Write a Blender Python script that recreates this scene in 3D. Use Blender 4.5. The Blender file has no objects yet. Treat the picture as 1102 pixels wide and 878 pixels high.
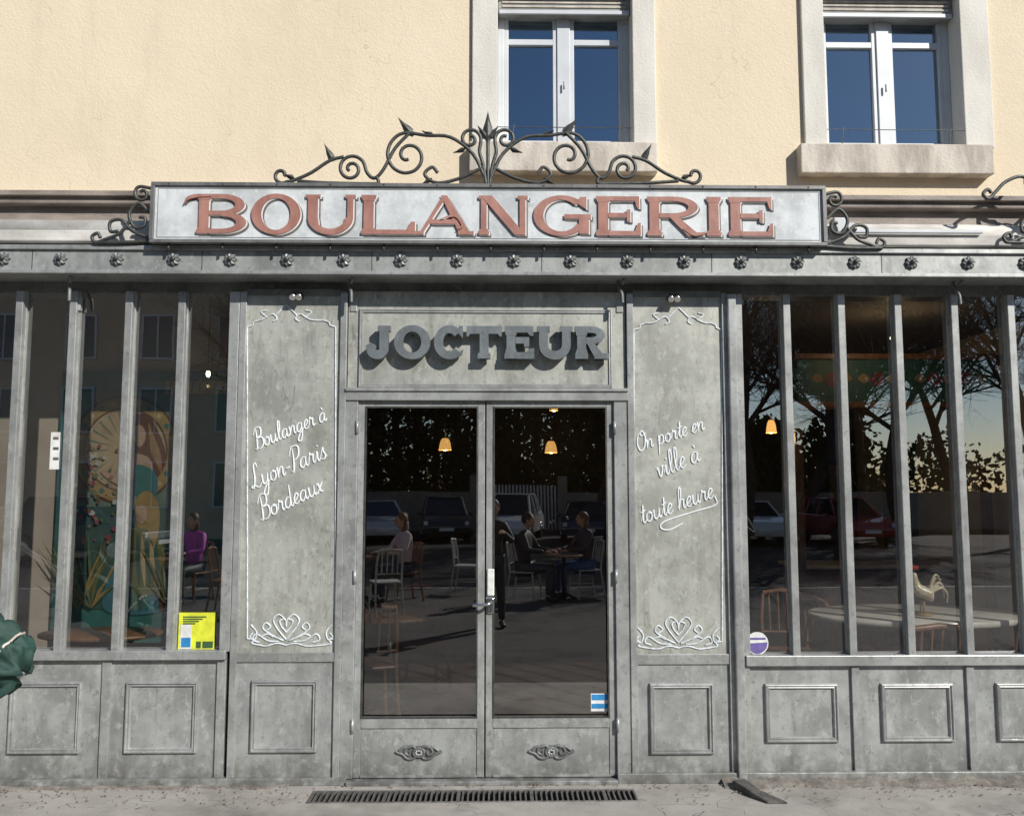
import bpy, bmesh, math, random
from mathutils import Vector, Matrix
R=math.radians
random.seed(7)
scene=bpy.context.scene
# ------------------------------------------------------------ camera survey
FP=920.0; CAM=Vector((0,-5.41,1.795)); YAW=R(1.0); PIT=R(5.3)
Fw=Vector((math.sin(YAW)*math.cos(PIT),math.cos(YAW)*math.cos(PIT),math.sin(PIT)))
Rt=Vector((math.cos(YAW),-math.sin(YAW),0)); Up=Rt.cross(Fw)
def ray(u,v): return Fw+Rt*((u-551)/FP)+Up*((439-v)/FP)
def W(u,v,y=0.0):
    r=ray(u,v); t=(y-CAM.y)/r.y; return CAM.x+t*r.x, CAM.z+t*r.z
def Z(v,y=0.0,u=551): return W(u,v,y)[1]
def X(u,y=0.0,v=510): return W(u,v,y)[0]
def G(u,v,z=0.0):
    r=ray(u,v); t=(z-CAM.z)/r.z; return CAM.x+t*r.x, CAM.y+t*r.y
# ------------------------------------------------------------ helpers
def link(o,parent=None):
    scene.collection.objects.link(o)
    if parent: o.parent=parent
    return o
def empty(name,loc=(0,0,0),rot=0):
    e=bpy.data.objects.new(name,None); e.empty_display_size=0.1
    e.location=loc; e.rotation_euler=(0,0,rot); return link(e)
def meshobj(name,verts,faces,mat=None,parent=None,smooth=False):
    me=bpy.data.meshes.new(name); me.from_pydata([tuple(v) for v in verts],[],faces); me.update()
    bm=bmesh.new(); bm.from_mesh(me); bmesh.ops.recalc_face_normals(bm,faces=bm.faces); bm.to_mesh(me); bm.free()
    if smooth:
        for p in me.polygons: p.use_smooth=True
    o=bpy.data.objects.new(name,me)
    if mat: me.materials.append(mat)
    return link(o,parent)
def bevel(o,w=0.004,s=2):
    m=o.modifiers.new('b','BEVEL'); m.width=w; m.segments=s; m.limit_method='ANGLE'; return o
def box(name,x0,x1,y0,y1,z0,z1,mat,parent=None,bv=0.003):
    if x0>x1:x0,x1=x1,x0
    if z0>z1:z0,z1=z1,z0
    vs=[(x,y,z) for x in(x0,x1) for y in(y0,y1) for z in(z0,z1)]
    fs=[(0,1,3,2),(4,6,7,5),(0,4,5,1),(2,3,7,6),(0,2,6,4),(1,5,7,3)]
    o=meshobj(name,vs,fs,mat,parent)
    if bv: bevel(o,bv)
    return o
def sheet(name,pts,y,mat,parent=None,th=0.0):
    vs=[(p[0],y,p[1]) for p in pts]
    return meshobj(name,vs,[tuple(range(len(vs)))],mat,parent)
def cyl(name,p0,p1,r0,r1,mat,parent=None,n=20,smooth=True):
    p0=Vector(p0);p1=Vector(p1);d=(p1-p0).normalized()
    a=d.orthogonal().normalized();b=d.cross(a)
    vs=[];fs=[]
    for p,r in((p0,r0),(p1,r1)):
        for i in range(n):
            t=2*math.pi*i/n; vs.append(p+(a*math.cos(t)+b*math.sin(t))*r)
    for i in range(n):
        j=(i+1)%n; fs.append((i,j,n+j,n+i))
    fs.append(tuple(range(n))); fs.append(tuple(range(2*n-1,n-1,-1)))
    o=meshobj(name,vs,fs,mat,parent)
    if smooth:
        for p in o.data.polygons:
            if len(p.vertices)==4:p.use_smooth=True
    return o
def lathe(name,prof,loc,mat,parent=None,n=28):
    vs=[];fs=[]
    for r,z in prof:
        for i in range(n):
            t=2*math.pi*i/n; vs.append((loc[0]+r*math.cos(t),loc[1]+r*math.sin(t),loc[2]+z))
    for k in range(len(prof)-1):
        for i in range(n):
            j=(i+1)%n; fs.append((k*n+i,k*n+j,(k+1)*n+j,(k+1)*n+i))
    return meshobj(name,vs,fs,mat,parent,smooth=True)
def ball(name,loc,sc,mat,parent=None,seg=20):
    me=bpy.data.meshes.new(name); bm=bmesh.new()
    bmesh.ops.create_uvsphere(bm,u_segments=seg,v_segments=seg//2+2,radius=1)
    for v in bm.verts: v.co=Vector((v.co.x*sc[0]+loc[0],v.co.y*sc[1]+loc[1],v.co.z*sc[2]+loc[2]))
    for f in bm.faces:f.smooth=True
    bm.to_mesh(me);bm.free()
    if mat:me.materials.append(mat)
    return link(bpy.data.objects.new(name,me),parent)
def cr(pts,n=7,closed=False):
    out=[];P=[Vector(p) for p in pts]
    if len(P)<3: return P
    if closed: Q=[P[-1]]+P+[P[0],P[1]]
    else: Q=[P[0]*2-P[1]]+P+[P[-1]*2-P[-2]]
    for i in range(1,len(Q)-2):
        a,b,c,d=Q[i-1],Q[i],Q[i+1],Q[i+2]
        for k in range(n):
            t=k/n
            out.append(0.5*((2*b)+(c-a)*t+(2*a-5*b+4*c-d)*t*t+(3*b-a-3*c+d)*t**3))
    out.append(Q[-2]); return out
def curve(name,lines,depth,mat,parent=None,flat=None,radii=None,res=2):
    cu=bpy.data.curves.new(name,'CURVE');cu.dimensions='3D';cu.bevel_depth=depth;cu.bevel_resolution=res
    cu.use_fill_caps=True
    for li,L in enumerate(lines):
        s=cu.splines.new('POLY'); s.points.add(len(L)-1)
        for i,p in enumerate(L):
            s.points[i].co=(p[0],p[1],p[2],1)
            if radii: s.points[i].radius=radii(i/(len(L)-1))
    cu.materials.append(mat)
    return link(bpy.data.objects.new(name,cu),parent)
def skin(name,verts,edges,radii,mat,parent=None,sub=2,root=0):
    me=bpy.data.meshes.new(name); me.from_pydata([tuple(v) for v in verts],edges,[]); me.update()
    o=link(bpy.data.objects.new(name,me),parent)
    o.modifiers.new('skin','SKIN')
    for i,sv in enumerate(me.skin_vertices[0].data):
        r=radii[i]; sv.radius=(r,r) if not isinstance(r,tuple) else r
        sv.use_root=(i==root)
    m=o.modifiers.new('s','SUBSURF');m.levels=sub;m.render_levels=sub
    o.modifiers['skin'].use_smooth_shade=True
    me.materials.append(mat)
    return o
# ------------------------------------------------------------ materials
def newmat(name):
    m=bpy.data.materials.new(name);m.use_nodes=True
    nt=m.node_tree; b=nt.nodes['Principled BSDF']; return m,nt,b
def mixc(nt,fac,a,b,mode='MIX'):
    n=nt.nodes.new('ShaderNodeMix');n.data_type='RGBA';n.blend_type=mode
    for s,v in ((n.inputs[0],fac),(n.inputs[6],a),(n.inputs[7],b)):
        if hasattr(v,'is_linked'): nt.links.new(v,s)
        elif isinstance(v,(int,float)): s.default_value=v
        else: s.default_value=(*v[:3],1)
    return n.outputs[2]
def noise(nt,scale,stretch=(1,1,1),detail=3,rough=0.6,off=0):
    tc=nt.nodes.new('ShaderNodeTexCoord');mp=nt.nodes.new('ShaderNodeMapping')
    mp.inputs['Scale'].default_value=stretch; mp.inputs['Location'].default_value=(off,off,off)
    nz=nt.nodes.new('ShaderNodeTexNoise');nz.inputs['Scale'].default_value=scale
    nz.inputs['Detail'].default_value=min(detail,4);nz.inputs['Roughness'].default_value=rough
    nt.links.new(tc.outputs['Object'],mp.inputs[0]);nt.links.new(mp.outputs[0],nz.inputs[0])
    return nz.outputs[0]
def ramp(nt,src,lo,hi,a=0.0,b=1.0):
    n=nt.nodes.new('ShaderNodeMapRange');n.inputs[1].default_value=lo;n.inputs[2].default_value=hi
    n.inputs[3].default_value=a;n.inputs[4].default_value=b
    nt.links.new(src,n.inputs[0]);return n.outputs[0]
def math2(nt,op,a,b=None):
    n=nt.nodes.new('ShaderNodeMath');n.operation=op
    for s,v in((n.inputs[0],a),(n.inputs[1],b)):
        if v is None: continue
        if hasattr(v,'is_linked'): nt.links.new(v,s)
        else: s.default_value=v
    return n.outputs[0]
def cracks(nt,scale,stretch,width,off=0,detail=3):
    n=noise(nt,scale,stretch,detail,.6,off)
    a=math2(nt,'ABSOLUTE',math2(nt,'SUBTRACT',n,.5))
    line=ramp(nt,a,0,width,1,0)
    mask=ramp(nt,noise(nt,2.2,(1,1,1),1,.5,off+5),.48,.6)
    return math2(nt,'MULTIPLY',line,mask)
def bump(nt,b,src,strength,dist=0.01):
    n=nt.nodes.new('ShaderNodeBump');n.inputs['Strength'].default_value=strength;n.inputs['Distance'].default_value=dist
    nt.links.new(src,n.inputs['Height']);nt.links.new(n.outputs[0],b.inputs['Normal'])
def mat(name,c1,c2=None,scale=6,rough=0.6,metal=0.0,bmp=0.0,stretch=(1,1,1),lo=0.35,hi=0.65,bscale=None,off=0,spec=0.5):
    m,nt,b=newmat(name)
    b.inputs['Roughness'].default_value=rough;b.inputs['Metallic'].default_value=metal
    b.inputs['Specular IOR Level'].default_value=spec
    if c2 is None: c2=tuple(x*0.82 for x in c1)
    nz=noise(nt,scale,stretch,off=off)
    nt.links.new(mixc(nt,ramp(nt,nz,lo,hi),c1,c2),b.inputs['Base Color'])
    if bmp: bump(nt,b,noise(nt,bscale or scale*6),bmp)
    return m
def zinc(name,base,dark,rough=0.42,metal=0.25,off=0,streak=0.5,crack=0.0):
    m,nt,b=newmat(name)
    a=ramp(nt,noise(nt,3.2,(1,1,1),4,0.68,off),0.40,0.62)
    c=mixc(nt,a,base,tuple(x*0.68 for x in base))
    s=ramp(nt,noise(nt,8,(1,1,0.22),3,0.7,off+3),0.5,0.70,0,streak)
    c=mixc(nt,s,c,dark)
    f=ramp(nt,noise(nt,30,(1,1,0.8),3,0.75,off+9),0.56,0.70,0,0.6)
    c=mixc(nt,f,c,dark)
    g=ramp(nt,noise(nt,17,(1,1,0.7),3,0.75,off+19),0.55,0.70,0,0.6)
    c=mixc(nt,g,c,tuple(min(.8,x*1.4) for x in base))
    if crack:
        c=mixc(nt,math2(nt,'MULTIPLY',cracks(nt,5,(1,1,.16),.005,off+40),crack),c,tuple(x*.5 for x in dark))
    tc=nt.nodes.new('ShaderNodeTexCoord');sp=nt.nodes.new('ShaderNodeSeparateXYZ');nt.links.new(tc.outputs['Object'],sp.inputs[0])
    gz=ramp(nt,sp.outputs[2],0.0,0.22,0.7,0.0)
    c=mixc(nt,math2(nt,'MULTIPLY',gz,ramp(nt,noise(nt,14,detail=2,off=off+2),0.3,0.6)),c,(0.07,0.06,0.05))
    nt.links.new(c,b.inputs['Base Color'])
    b.inputs['Metallic'].default_value=metal
    rg=ramp(nt,g,0,.55,rough+.08,rough-.08);nt.links.new(rg,b.inputs['Roughness'])
    bump(nt,b,noise(nt,5,(1,1,0.6),2,0.7,off),0.2,0.012)
    return m
M_ZN=zinc('aged_zinc_paint',(0.375,0.385,0.37),(0.15,0.152,0.145))
M_ZL=zinc('aged_zinc_paint_light',(0.45,0.455,0.41),(0.20,0.20,0.175),off=11,streak=0.6,crack=.5)
M_ZM=zinc('zinc_mullion',(0.44,0.448,0.435),(0.18,0.183,0.178),rough=0.32,metal=0.4,off=5,streak=.35)
M_ZD=zinc('zinc_frieze',(0.20,0.21,0.205),(0.09,0.09,0.09),off=7)
M_LET=zinc('letter_zinc',(0.22,0.245,0.255),(0.10,0.115,0.12),rough=0.34,metal=0.35,off=15)
M_IRON=mat('wrought_iron',(0.06,0.065,0.065),(0.11,0.11,0.10),20,0.5,0.5,0.2)
def stucco():
    m,nt,b=newmat('cream_stucco')
    a=ramp(nt,noise(nt,0.9,(1,1,1),4,0.6),0.3,0.7)
    c=mixc(nt,a,(0.78,0.67,0.505),(0.72,0.61,0.45))
    s=ramp(nt,noise(nt,4,(1,1,0.2),4,0.7,4),0.52,0.8,0,0.4)
    c=mixc(nt,s,c,(0.56,0.47,0.35))
    sp=ramp(nt,noise(nt,30,(1,1,1),3,0.7,14),0.66,0.74,0,0.3)
    c=mixc(nt,sp,c,(0.5,0.41,0.29))
    c=mixc(nt,math2(nt,'MULTIPLY',cracks(nt,1.6,(1,1,1),.0022,60),.5),c,(.4,.32,.22))
    nt.links.new(c,b.inputs['Base Color']);b.inputs['Roughness'].default_value=0.9
    b.inputs['Specular IOR Level'].default_value=0.15
    bump(nt,b,math2(nt,'ADD',noise(nt,70,(1,1,1),3,0.7),noise(nt,6,(1,1,1),3,0.6)),0.34,0.012)
    return m
M_ST=stucco()
M_TRIM=mat('window_surround_stone',(0.72,0.69,0.63),(0.62,0.59,0.53),5,0.8,0,0.3,(1,1,.4),bscale=60)
M_SILL=mat('sill_stone',(0.66,0.60,0.52),(0.40,0.35,0.30),9,0.85,0,0.4,(1,1,.3),bscale=50)
M_PVC=mat('white_window_paint',(0.62,0.64,0.66),(0.54,0.56,0.58),4,0.4)
M_SHUT=mat('shutter_grey',(0.34,0.35,0.34),(0.22,0.22,0.21),5,0.6,0,.1,(1,1,6))
M_BOARD=zinc('sign_board_paint',(0.66,0.69,0.70),(0.42,0.44,0.45),rough=0.5,metal=0.0,off=21,streak=0.5)
M_RED=mat('sign_letter_red',(0.41,0.20,0.16),(0.30,0.135,0.105),14,0.6,0,0.1,(1,1,.5))
M_SHD=mat('sign_letter_drop_shadow',(0.11,0.09,0.08),(0.2,0.17,0.15),14,0.6)  # dark tone of the painted drop shadow behind the sign letters
M_WHT=mat('hand_painted_white',(0.78,0.80,0.80),(0.66,0.70,0.72),30,0.6)
M_BRN=mat('awning_casing_brown',(0.34,0.29,0.25),(0.17,0.14,0.12),9,0.6,0,0.3,(.3,1,1))
M_DARK=mat('dark_joint_and_recess_shade',(0.03,0.028,0.026),None,5,0.7)  # near-black: shade of recesses put into the colour, also dark joints
M_CLOTH=mat('awning_canvas',(0.68,0.66,0.62),(0.42,0.40,0.37),6,0.9,0,0.3,(.4,1,1))
def glass(name,base=0.10,tint=(0.93,0.95,0.94),refl=(1,1,1)):
    m,nt,b=newmat(name);nt.nodes.remove(b)
    out=nt.nodes['Material Output'];tr=nt.nodes.new('ShaderNodeBsdfTransparent');tr.inputs[0].default_value=(*tint,1)
    gl=nt.nodes.new('ShaderNodeBsdfGlossy');gl.inputs['Roughness'].default_value=0.0;gl.inputs[0].default_value=(*refl,1)
    lw=nt.nodes.new('ShaderNodeLayerWeight')
    f=math2(nt,'ADD',math2(nt,'MULTIPLY',math2(nt,'POWER',lw.outputs['Facing'],4.0),.85),base)
    bp=nt.nodes.new('ShaderNodeBump');bp.inputs['Strength'].default_value=0.05;bp.inputs['Distance'].default_value=0.01
    nt.links.new(noise(nt,1.6,detail=1),bp.inputs['Height']);nt.links.new(bp.outputs[0],gl.inputs['Normal'])
    mx=nt.nodes.new('ShaderNodeMixShader');nt.links.new(f,mx.inputs[0]);nt.links.new(tr.outputs[0],mx.inputs[1]);nt.links.new(gl.outputs[0],mx.inputs[2])
    nt.links.new(mx.outputs[0],out.inputs[0]);return m
M_GL=glass('shop_glass',0.30,(.84,.86,.85))
M_GLD=glass('door_glass',0.27,(.5,.52,.52))
M_GLU=glass('upper_window_glass',0.31,(0.6,0.62,0.66),(.6,.8,1.0))
def emis(name,c,s):
    m,nt,b=newmat(name);b.inputs['Base Color'].default_value=(*c,1)
    b.inputs['Emission Color'].default_value=(*c,1);b.inputs['Emission Strength'].default_value=s;return m
# ------------------------------------------------------------ BUILDING
B=empty('bakery_building')
YW=0.25
zt=Z(262,YW); TOP=8.2
wA=(X(535,YW,80),X(681,YW,80)); wB=(X(886,YW,80),X(1034,YW,80)); zs=Z(158,YW); zh=Z(-14,YW)
xs=[-9,wA[0],wA[1],wB[0],wB[1],9]
box('wall_low',-9,9,YW,YW+.35,zt-.3,zs,M_ST,B,0)
box('wall_high',-9,9,YW,YW+.35,zh,TOP,M_ST,B,0)
for i in (0,2,4): box('wall_pier_%d'%i,xs[i],xs[i+1],YW,YW+.35,zs,zh,M_ST,B,0)
box('side_wall_left',-9.0,-8.65,YW+.351,9.5,-.1,TOP,M_ST,B,0)
box('side_wall_right',8.65,9.0,YW+.351,9.5,-.1,TOP,M_ST,B,0)
box('back_wall',-9,9,9.501,9.8,-.1,TOP,M_ST,B,0)
box('wall_base_left',-9,-6.001,.05,YW+.34,-.1,zt-.301,M_ST,B,0);box('wall_base_right',6.001,9,.05,YW+.34,-.1,zt-.301,M_ST,B,0)
M_TILE=mat('roof_tiles',(0.25,0.11,0.07),(0.16,0.07,0.05),10,0.8,0,0.4,(1,8,1))
meshobj('roof',[(-9.4,-.2,TOP),(9.4,-.2,TOP),(9.4,10.2,TOP),(-9.4,10.2,TOP),(-9.4,5,TOP+2.4),(9.4,5,TOP+2.4)],[(0,1,5,4),(2,3,4,5),(0,4,3),(1,2,5),(0,3,2,1)],M_TILE,B)
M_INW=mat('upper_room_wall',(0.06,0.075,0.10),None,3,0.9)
for k,(w,cu) in enumerate(((wA,(508,706)),(wB,(865,1068)))):
    a,b=w
    box('window_surround_l_%d'%k,X(cu[0],YW-.03,100),a+.004,YW-.03,YW+.15,zs,zh,M_TRIM,B,.006)
    box('window_surround_r_%d'%k,b-.004,X(cu[1],YW-.03,100),YW-.03,YW+.15,zs,zh,M_TRIM,B,.006)
    box('window_lintel_%d'%k,X(cu[0],YW-.03,100),X(cu[1],YW-.03,100),YW-.032,YW+.1,zh-.003,zh+.18,M_TRIM,B,.006)
    zsb=Z(184,YW-.09)
    box('window_sill_%d'%k,X(cu[0]-3,YW-.09,170),X(cu[1]+2,YW-.09,170),YW-.09,YW+.2,zsb,zs+.003,M_SILL,B,.008)
    yf=YW+.13
    a+=.005;b-=.005
    box('frame_l_%d'%k,a,a+.045,yf,yf+.06,zs,zh-.004,M_PVC,B); box('frame_r_%d'%k,b-.045,b,yf,yf+.06,zs,zh-.004,M_PVC,B)
    box('frame_b_%d'%k,a+.045,b-.045,yf-.004,yf+.06,zs,zs+.07,M_PVC,B)
    zt_=Z(21,yf)
    box('shutter_box_%d'%k,a+.002,b-.002,YW+.06,yf+.08,zt_,zh-.006,M_SHUT,B)
    box('shutter_bar_%d'%k,a+.01,b-.01,YW+.045,YW+.062,zt_-.006,zt_+.022,M_PVC,B)
    for q in range(4):
        box('shutter_slat_%d'%q,a+.03,b-.03,YW+.052,YW+.0605,zt_+.045+q*.03,zt_+.058+q*.03,M_SILL,B,.002)
    c=(a+b)/2
    box('meeting_stile_%d'%k,c-.045,c+.045,yf-.008,yf+.05,zs+.07,zt_,M_PVC,B)
    cyl('window_handle_%d'%k,(c,yf-.03,Z(90,yf)),(c,yf-.03,Z(98,yf)),.006,.006,M_SHUT,B,8)
    for s,(p,q) in enumerate(((a+.045,c-.045),(c+.045,b-.045))):
        box('sash_l_%d%d'%(k,s),p,p+.03,yf+.004,yf+.05,zs+.07,zt_,M_PVC,B);box('sash_r_%d%d'%(k,s),q-.03,q,yf+.004,yf+.05,zs+.07,zt_,M_PVC,B)
        box('sash_bar_%d%d'%(k,s),p+.03,q-.03,yf+.006,yf+.045,Z(48,yf),Z(42,yf),M_PVC,B,.002)
        box('sash_bot_%d%d'%(k,s),p+.03,q-.03,yf+.006,yf+.05,zs+.07,zs+.10,M_PVC,B,.002)
        sheet('pane_%d%d'%(k,s),[(p,zs+.07),(q,zs+.07),(q,zt_),(p,zt_)],yf+.03,M_GLU,B)
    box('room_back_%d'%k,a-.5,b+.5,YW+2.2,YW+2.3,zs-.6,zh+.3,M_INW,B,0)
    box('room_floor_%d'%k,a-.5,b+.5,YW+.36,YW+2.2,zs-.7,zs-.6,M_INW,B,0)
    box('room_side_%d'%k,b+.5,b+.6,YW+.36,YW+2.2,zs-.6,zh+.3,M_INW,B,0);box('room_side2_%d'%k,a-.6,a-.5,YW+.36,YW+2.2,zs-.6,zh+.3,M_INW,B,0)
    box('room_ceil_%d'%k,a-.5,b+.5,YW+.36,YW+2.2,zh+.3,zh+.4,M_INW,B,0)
    zr=Z(137,YW-.02)
    rl=[[(a-.0,YW-.02,zr),(b,YW-.02,zr)]]
    for t in (.12,.9): rl.append([(a+(b-a)*t,YW-.02,zr+.02),(a+(b-a)*t-.02,YW-.03,zs)])
    curve('guard_wire_%d'%k,rl,.003,M_IRON,B)
# awning casing
box('awning_casing',-6,6,-.04,YW-.002,Z(222,-.04),Z(211,-.04),M_BRN,B,.01)
box('awning_casing_lip',-6,6,-.07,.1,Z(213,-.07),Z(207.5,-.07),M_BRN,B,.004)
box('awning_casing_under',-6,6,.02,YW-.002,Z(240,.02),Z(222,.02)-.002,M_BRN,B,.004)
box('awning_recess_shade',-6,6,.1,YW-.002,Z(268,.1),Z(240,.1),M_DARK,B,0)  # solid dark box stands in for the shade behind the awning roll
cyl('awning_roll',(-6,.03,Z(252,.03)),(6,.03,Z(252,.03)),.075,.075,M_CLOTH,B,24)
box('awning_front_bar',-6,6,-.09,-.03,Z(262,-.09),Z(240,-.09)-.06,M_CLOTH,B,.008)
# cornice beam
YC=-.17
box('cornice_beam',-6,6,YC,YW-.003,Z(293,YC),Z(271,YC),M_ZN,B,.004)
box('cornice_top_lip',-6,6,YC-.018,YW-.005,Z(271.5,YC),Z(266.5,YC),M_ZM,B,.004)
box('cornice_bottom_lip',-6,6,YC-.02,.05,Z(297,YC),Z(293,YC)-.0005,M_ZM,B,.004)
box('frieze',-6,6,.035,.2,Z(317,.035),Z(296,.035)+.03,M_ZD,B,.003)
for i in range(-6,26):
    u=4.5+61*i; x=X(u,YC,281)
    if abs(x)>5.5: continue
    z=Z(281,YC)
    vs=[(x,YC-.022,z)];n=16
    for j in range(n):
        t=2*math.pi*j/n;r=.043 if j%2==0 else .03
        vs.append((x+r*math.cos(t),YC-.012 if j%2==0 else YC-.02,z+r*math.sin(t)))
    for j in range(n):
        t=2*math.pi*j/n;r=.043 if j%2==0 else .03
        vs.append((x+r*math.cos(t),YC,z+r*math.sin(t)))
    fs=[(0,1+j,1+(j+1)%n) for j in range(n)]+[(1+j,17+j,17+(j+1)%n,1+(j+1)%n) for j in range(n)]
    meshobj('rosette',vs,fs,M_ZD,B)
    ball('rosette_boss',(x,YC-.026,z),(.015,.013,.015),M_IRON,B,10)
    if i%3==0: box('cornice_joint',x+.17,x+.174,YC-.0015,YC+.01,Z(293,YC),Z(271,YC),M_DARK,B,0)
for u in(72,377,670,1035):
    x=X(u,-.14,300);z=Z(299,-.14)
    pts=[(0,.0),(.02,.03),(0,.05),(-.03,.03),(-.02,-.02),(.0,-.06),(.005,-.12)]
    curve('awning_hook',[[(x+p.x*.6,-.10-p.x,z-.03+p.y) for p in cr([(a,b,0) for a,b in pts])]],.011,M_ZD,B)
    box('hook_plate',x-.022,x+.022,.0,.034,z-.19,z-.10,M_ZM,B,.004)
def moulding(name,x0,x1,z0,z1,y,mat_,parent=B,w=.03,h=.016):
    prof=[(0,0),(.15*w,h*.9),(.35*w,h),(.5*w,h*.55),(.8*w,h*.7),(w,0)]
    vs=[];fs=[]
    for o,d in prof:
        for (x,z) in((x0+o,z0+o),(x1-o,z0+o),(x1-o,z1-o),(x0+o,z1-o)): vs.append((x,y-d,z))
    for k in range(len(prof)-1):
        for i in range(4):
            j=(i+1)%4;fs.append((k*4+i,k*4+j,k*4+4+j,k*4+4+i))
    return meshobj(name,vs,fs,mat_,parent)
def mold(name,u0,u1,v0,v1,y,m=M_ZM,w=.03,h=.016):
    vm=(v0+v1)/2
    return moulding(name,X(u0,y,vm),X(u1,y,vm),Z(v1,y),Z(v0,y),y,m,B,w,h)
zg=0.0
xL1=X(250,0);xR0=X(797,0)
box('stall_riser_left',-6,xL1,.012,.1,zg,Z(703),M_ZN,B,0)
box('sill_left',-6,xL1+.0,-.03,.1,Z(709,-.03),Z(699,-.03),M_ZM,B,.005)
box('stall_riser_right',xR0,6,.014,.1,zg,Z(708),M_ZN,B,0)
box('sill_right',xR0,6,-.028,.1,Z(718,-.03),Z(706.5,-.03),M_ZM,B,.005)
for i,(u,vv) in enumerate(((-12,770),(113,770),(237,770))):
    x=X(u,0,vv);box('riser_stile_l%d'%i,x-.028,x+.028,-.004,.02,zg+.03,Z(709),M_ZM,B)
for i,u in enumerate((804,922,1046,1170)):
    x=X(u,0,770);box('riser_stile_r%d'%i,x-.024,x+.024,-.004,.02,zg+.03,Z(718),M_ZM,B)
for a,b in((10,88),(135,213),(-115,-37)): mold('riser_panel_l',a,b,731,808,.0119,M_ZM,.034,.022)
for a,b in((823,902),(948,1026),(1072,1152)): mold('riser_panel_r',a,b,736,800,.0139,M_ZM,.034,.022)
box('base_rail_left',-6,X(373,0,830),-.035,.02,zg,Z(836,-.035),M_ZN,B,.004)
box('base_rail_right',X(664,0,830),6,-.035,.02,zg,Z(833,-.035),M_ZN,B,.004)
box('threshold',X(373,0,830)+.001,X(664,0,830)-.001,-.05,.1,zg,zg+.025,M_ZM,B,.004)
YG=.045
def mull(u,w=8,m=M_ZM,y0=-.015,bot=700):
    x=X(u,y0,510);h=w/FP*5.4/2
    box('mullion',x-h,x+h,y0,.035,Z(bot,y0),Z(315,y0),m,B,.004)
    box('mullion_web',x-h*1.2,x+h*1.2,.022,.05,Z(bot,.022),Z(315,.022),M_ZN,B,.002)
for u in (-109,-49,11,70,131,189): mull(u)
mull(247,11)
for u in (852,912,974,1036,1098,1160): mull(u,8,bot=707)
mull(799,8,bot=707)
zb=Z(700,YG)-.02;ztp=Z(313,YG)+.03
sheet('shop_glass_left',[(-3.6,zb),(xL1,zb),(xL1,ztp),(-3.6,ztp)],YG,M_GL,B)
sheet('shop_glass_right',[(xR0,zb-.04),(4.2,zb-.04),(4.2,ztp),(xR0,ztp)],YG,M_GL,B)
box('outer_pier_left',-6,-3.6,.0,.2,zg,ztp,M_ZN,B);box('outer_pier_right',4.2,6,.0,.2,zg,ztp,M_ZN,B)
def pil(n,u0,u1,lo,li):
    x0=X(u0);x1=X(u1)
    box('pilaster_'+n,x0,x1,.002,.12,zg,Z(314),M_ZL,B,0)
    box('pilaster_edge_a_'+n,x0-.012,x0+.03,-.018,.06,zg+.03,Z(316),M_ZM,B,.003)
    box('pilaster_edge_b_'+n,x1-.03,x1+.012,-.018,.06,zg+.03,Z(316),M_ZM,B,.003)
    box('pilaster_rail_'+n,x0+.03,x1-.03,-.012,.06,Z(li[1]),Z(li[0]),M_ZM,B,.003)
    box('pilaster_lower_'+n,x0+.03,x1-.03,-.0,.06,zg+.03,Z(li[1])-.0005,M_ZN,B,0)
    box('pilaster_head_'+n,x0+.03,x1-.03,-.010,.06,Z(319),Z(314)+.01,M_ZD,B,.003)
    mold('pilaster_panel_'+n,lo[0],lo[1],lo[2],lo[3],-.0005,M_ZM,.034,.022)
pil('left',256,369,(270,342,730,808),(701,711))
pil('right',678,785,(699,768,735,812),(704,715))
x=X(791);box('corner_strip',x-.035,x+.02,-.05,.1,zg,Z(315,-.05),M_ZM,B,.008)
box('door_header_panel',X(372),X(675),.008,.12,Z(421),Z(314),M_ZL,B,0)
mold('header_mould',386,659,333,418,.0075,M_ZM,.028,.014)
box('door_post_left',X(371),X(383,0,600),-.008,.1,zg+.03,Z(418),M_ZM,B,.004)
box('door_post_right',X(662,0,600),X(677),-.008,.1,zg+.03,Z(418),M_ZM,B,.004)
box('door_head_rail',X(371),X(677),-.02,.1,Z(431,-.02),Z(419,-.02),M_ZM,B,.004)
box('door_head_drip',X(371),X(677),-.032,.0,Z(421,-.03),Z(417.5,-.03),M_ZM,B,.003)
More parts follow.
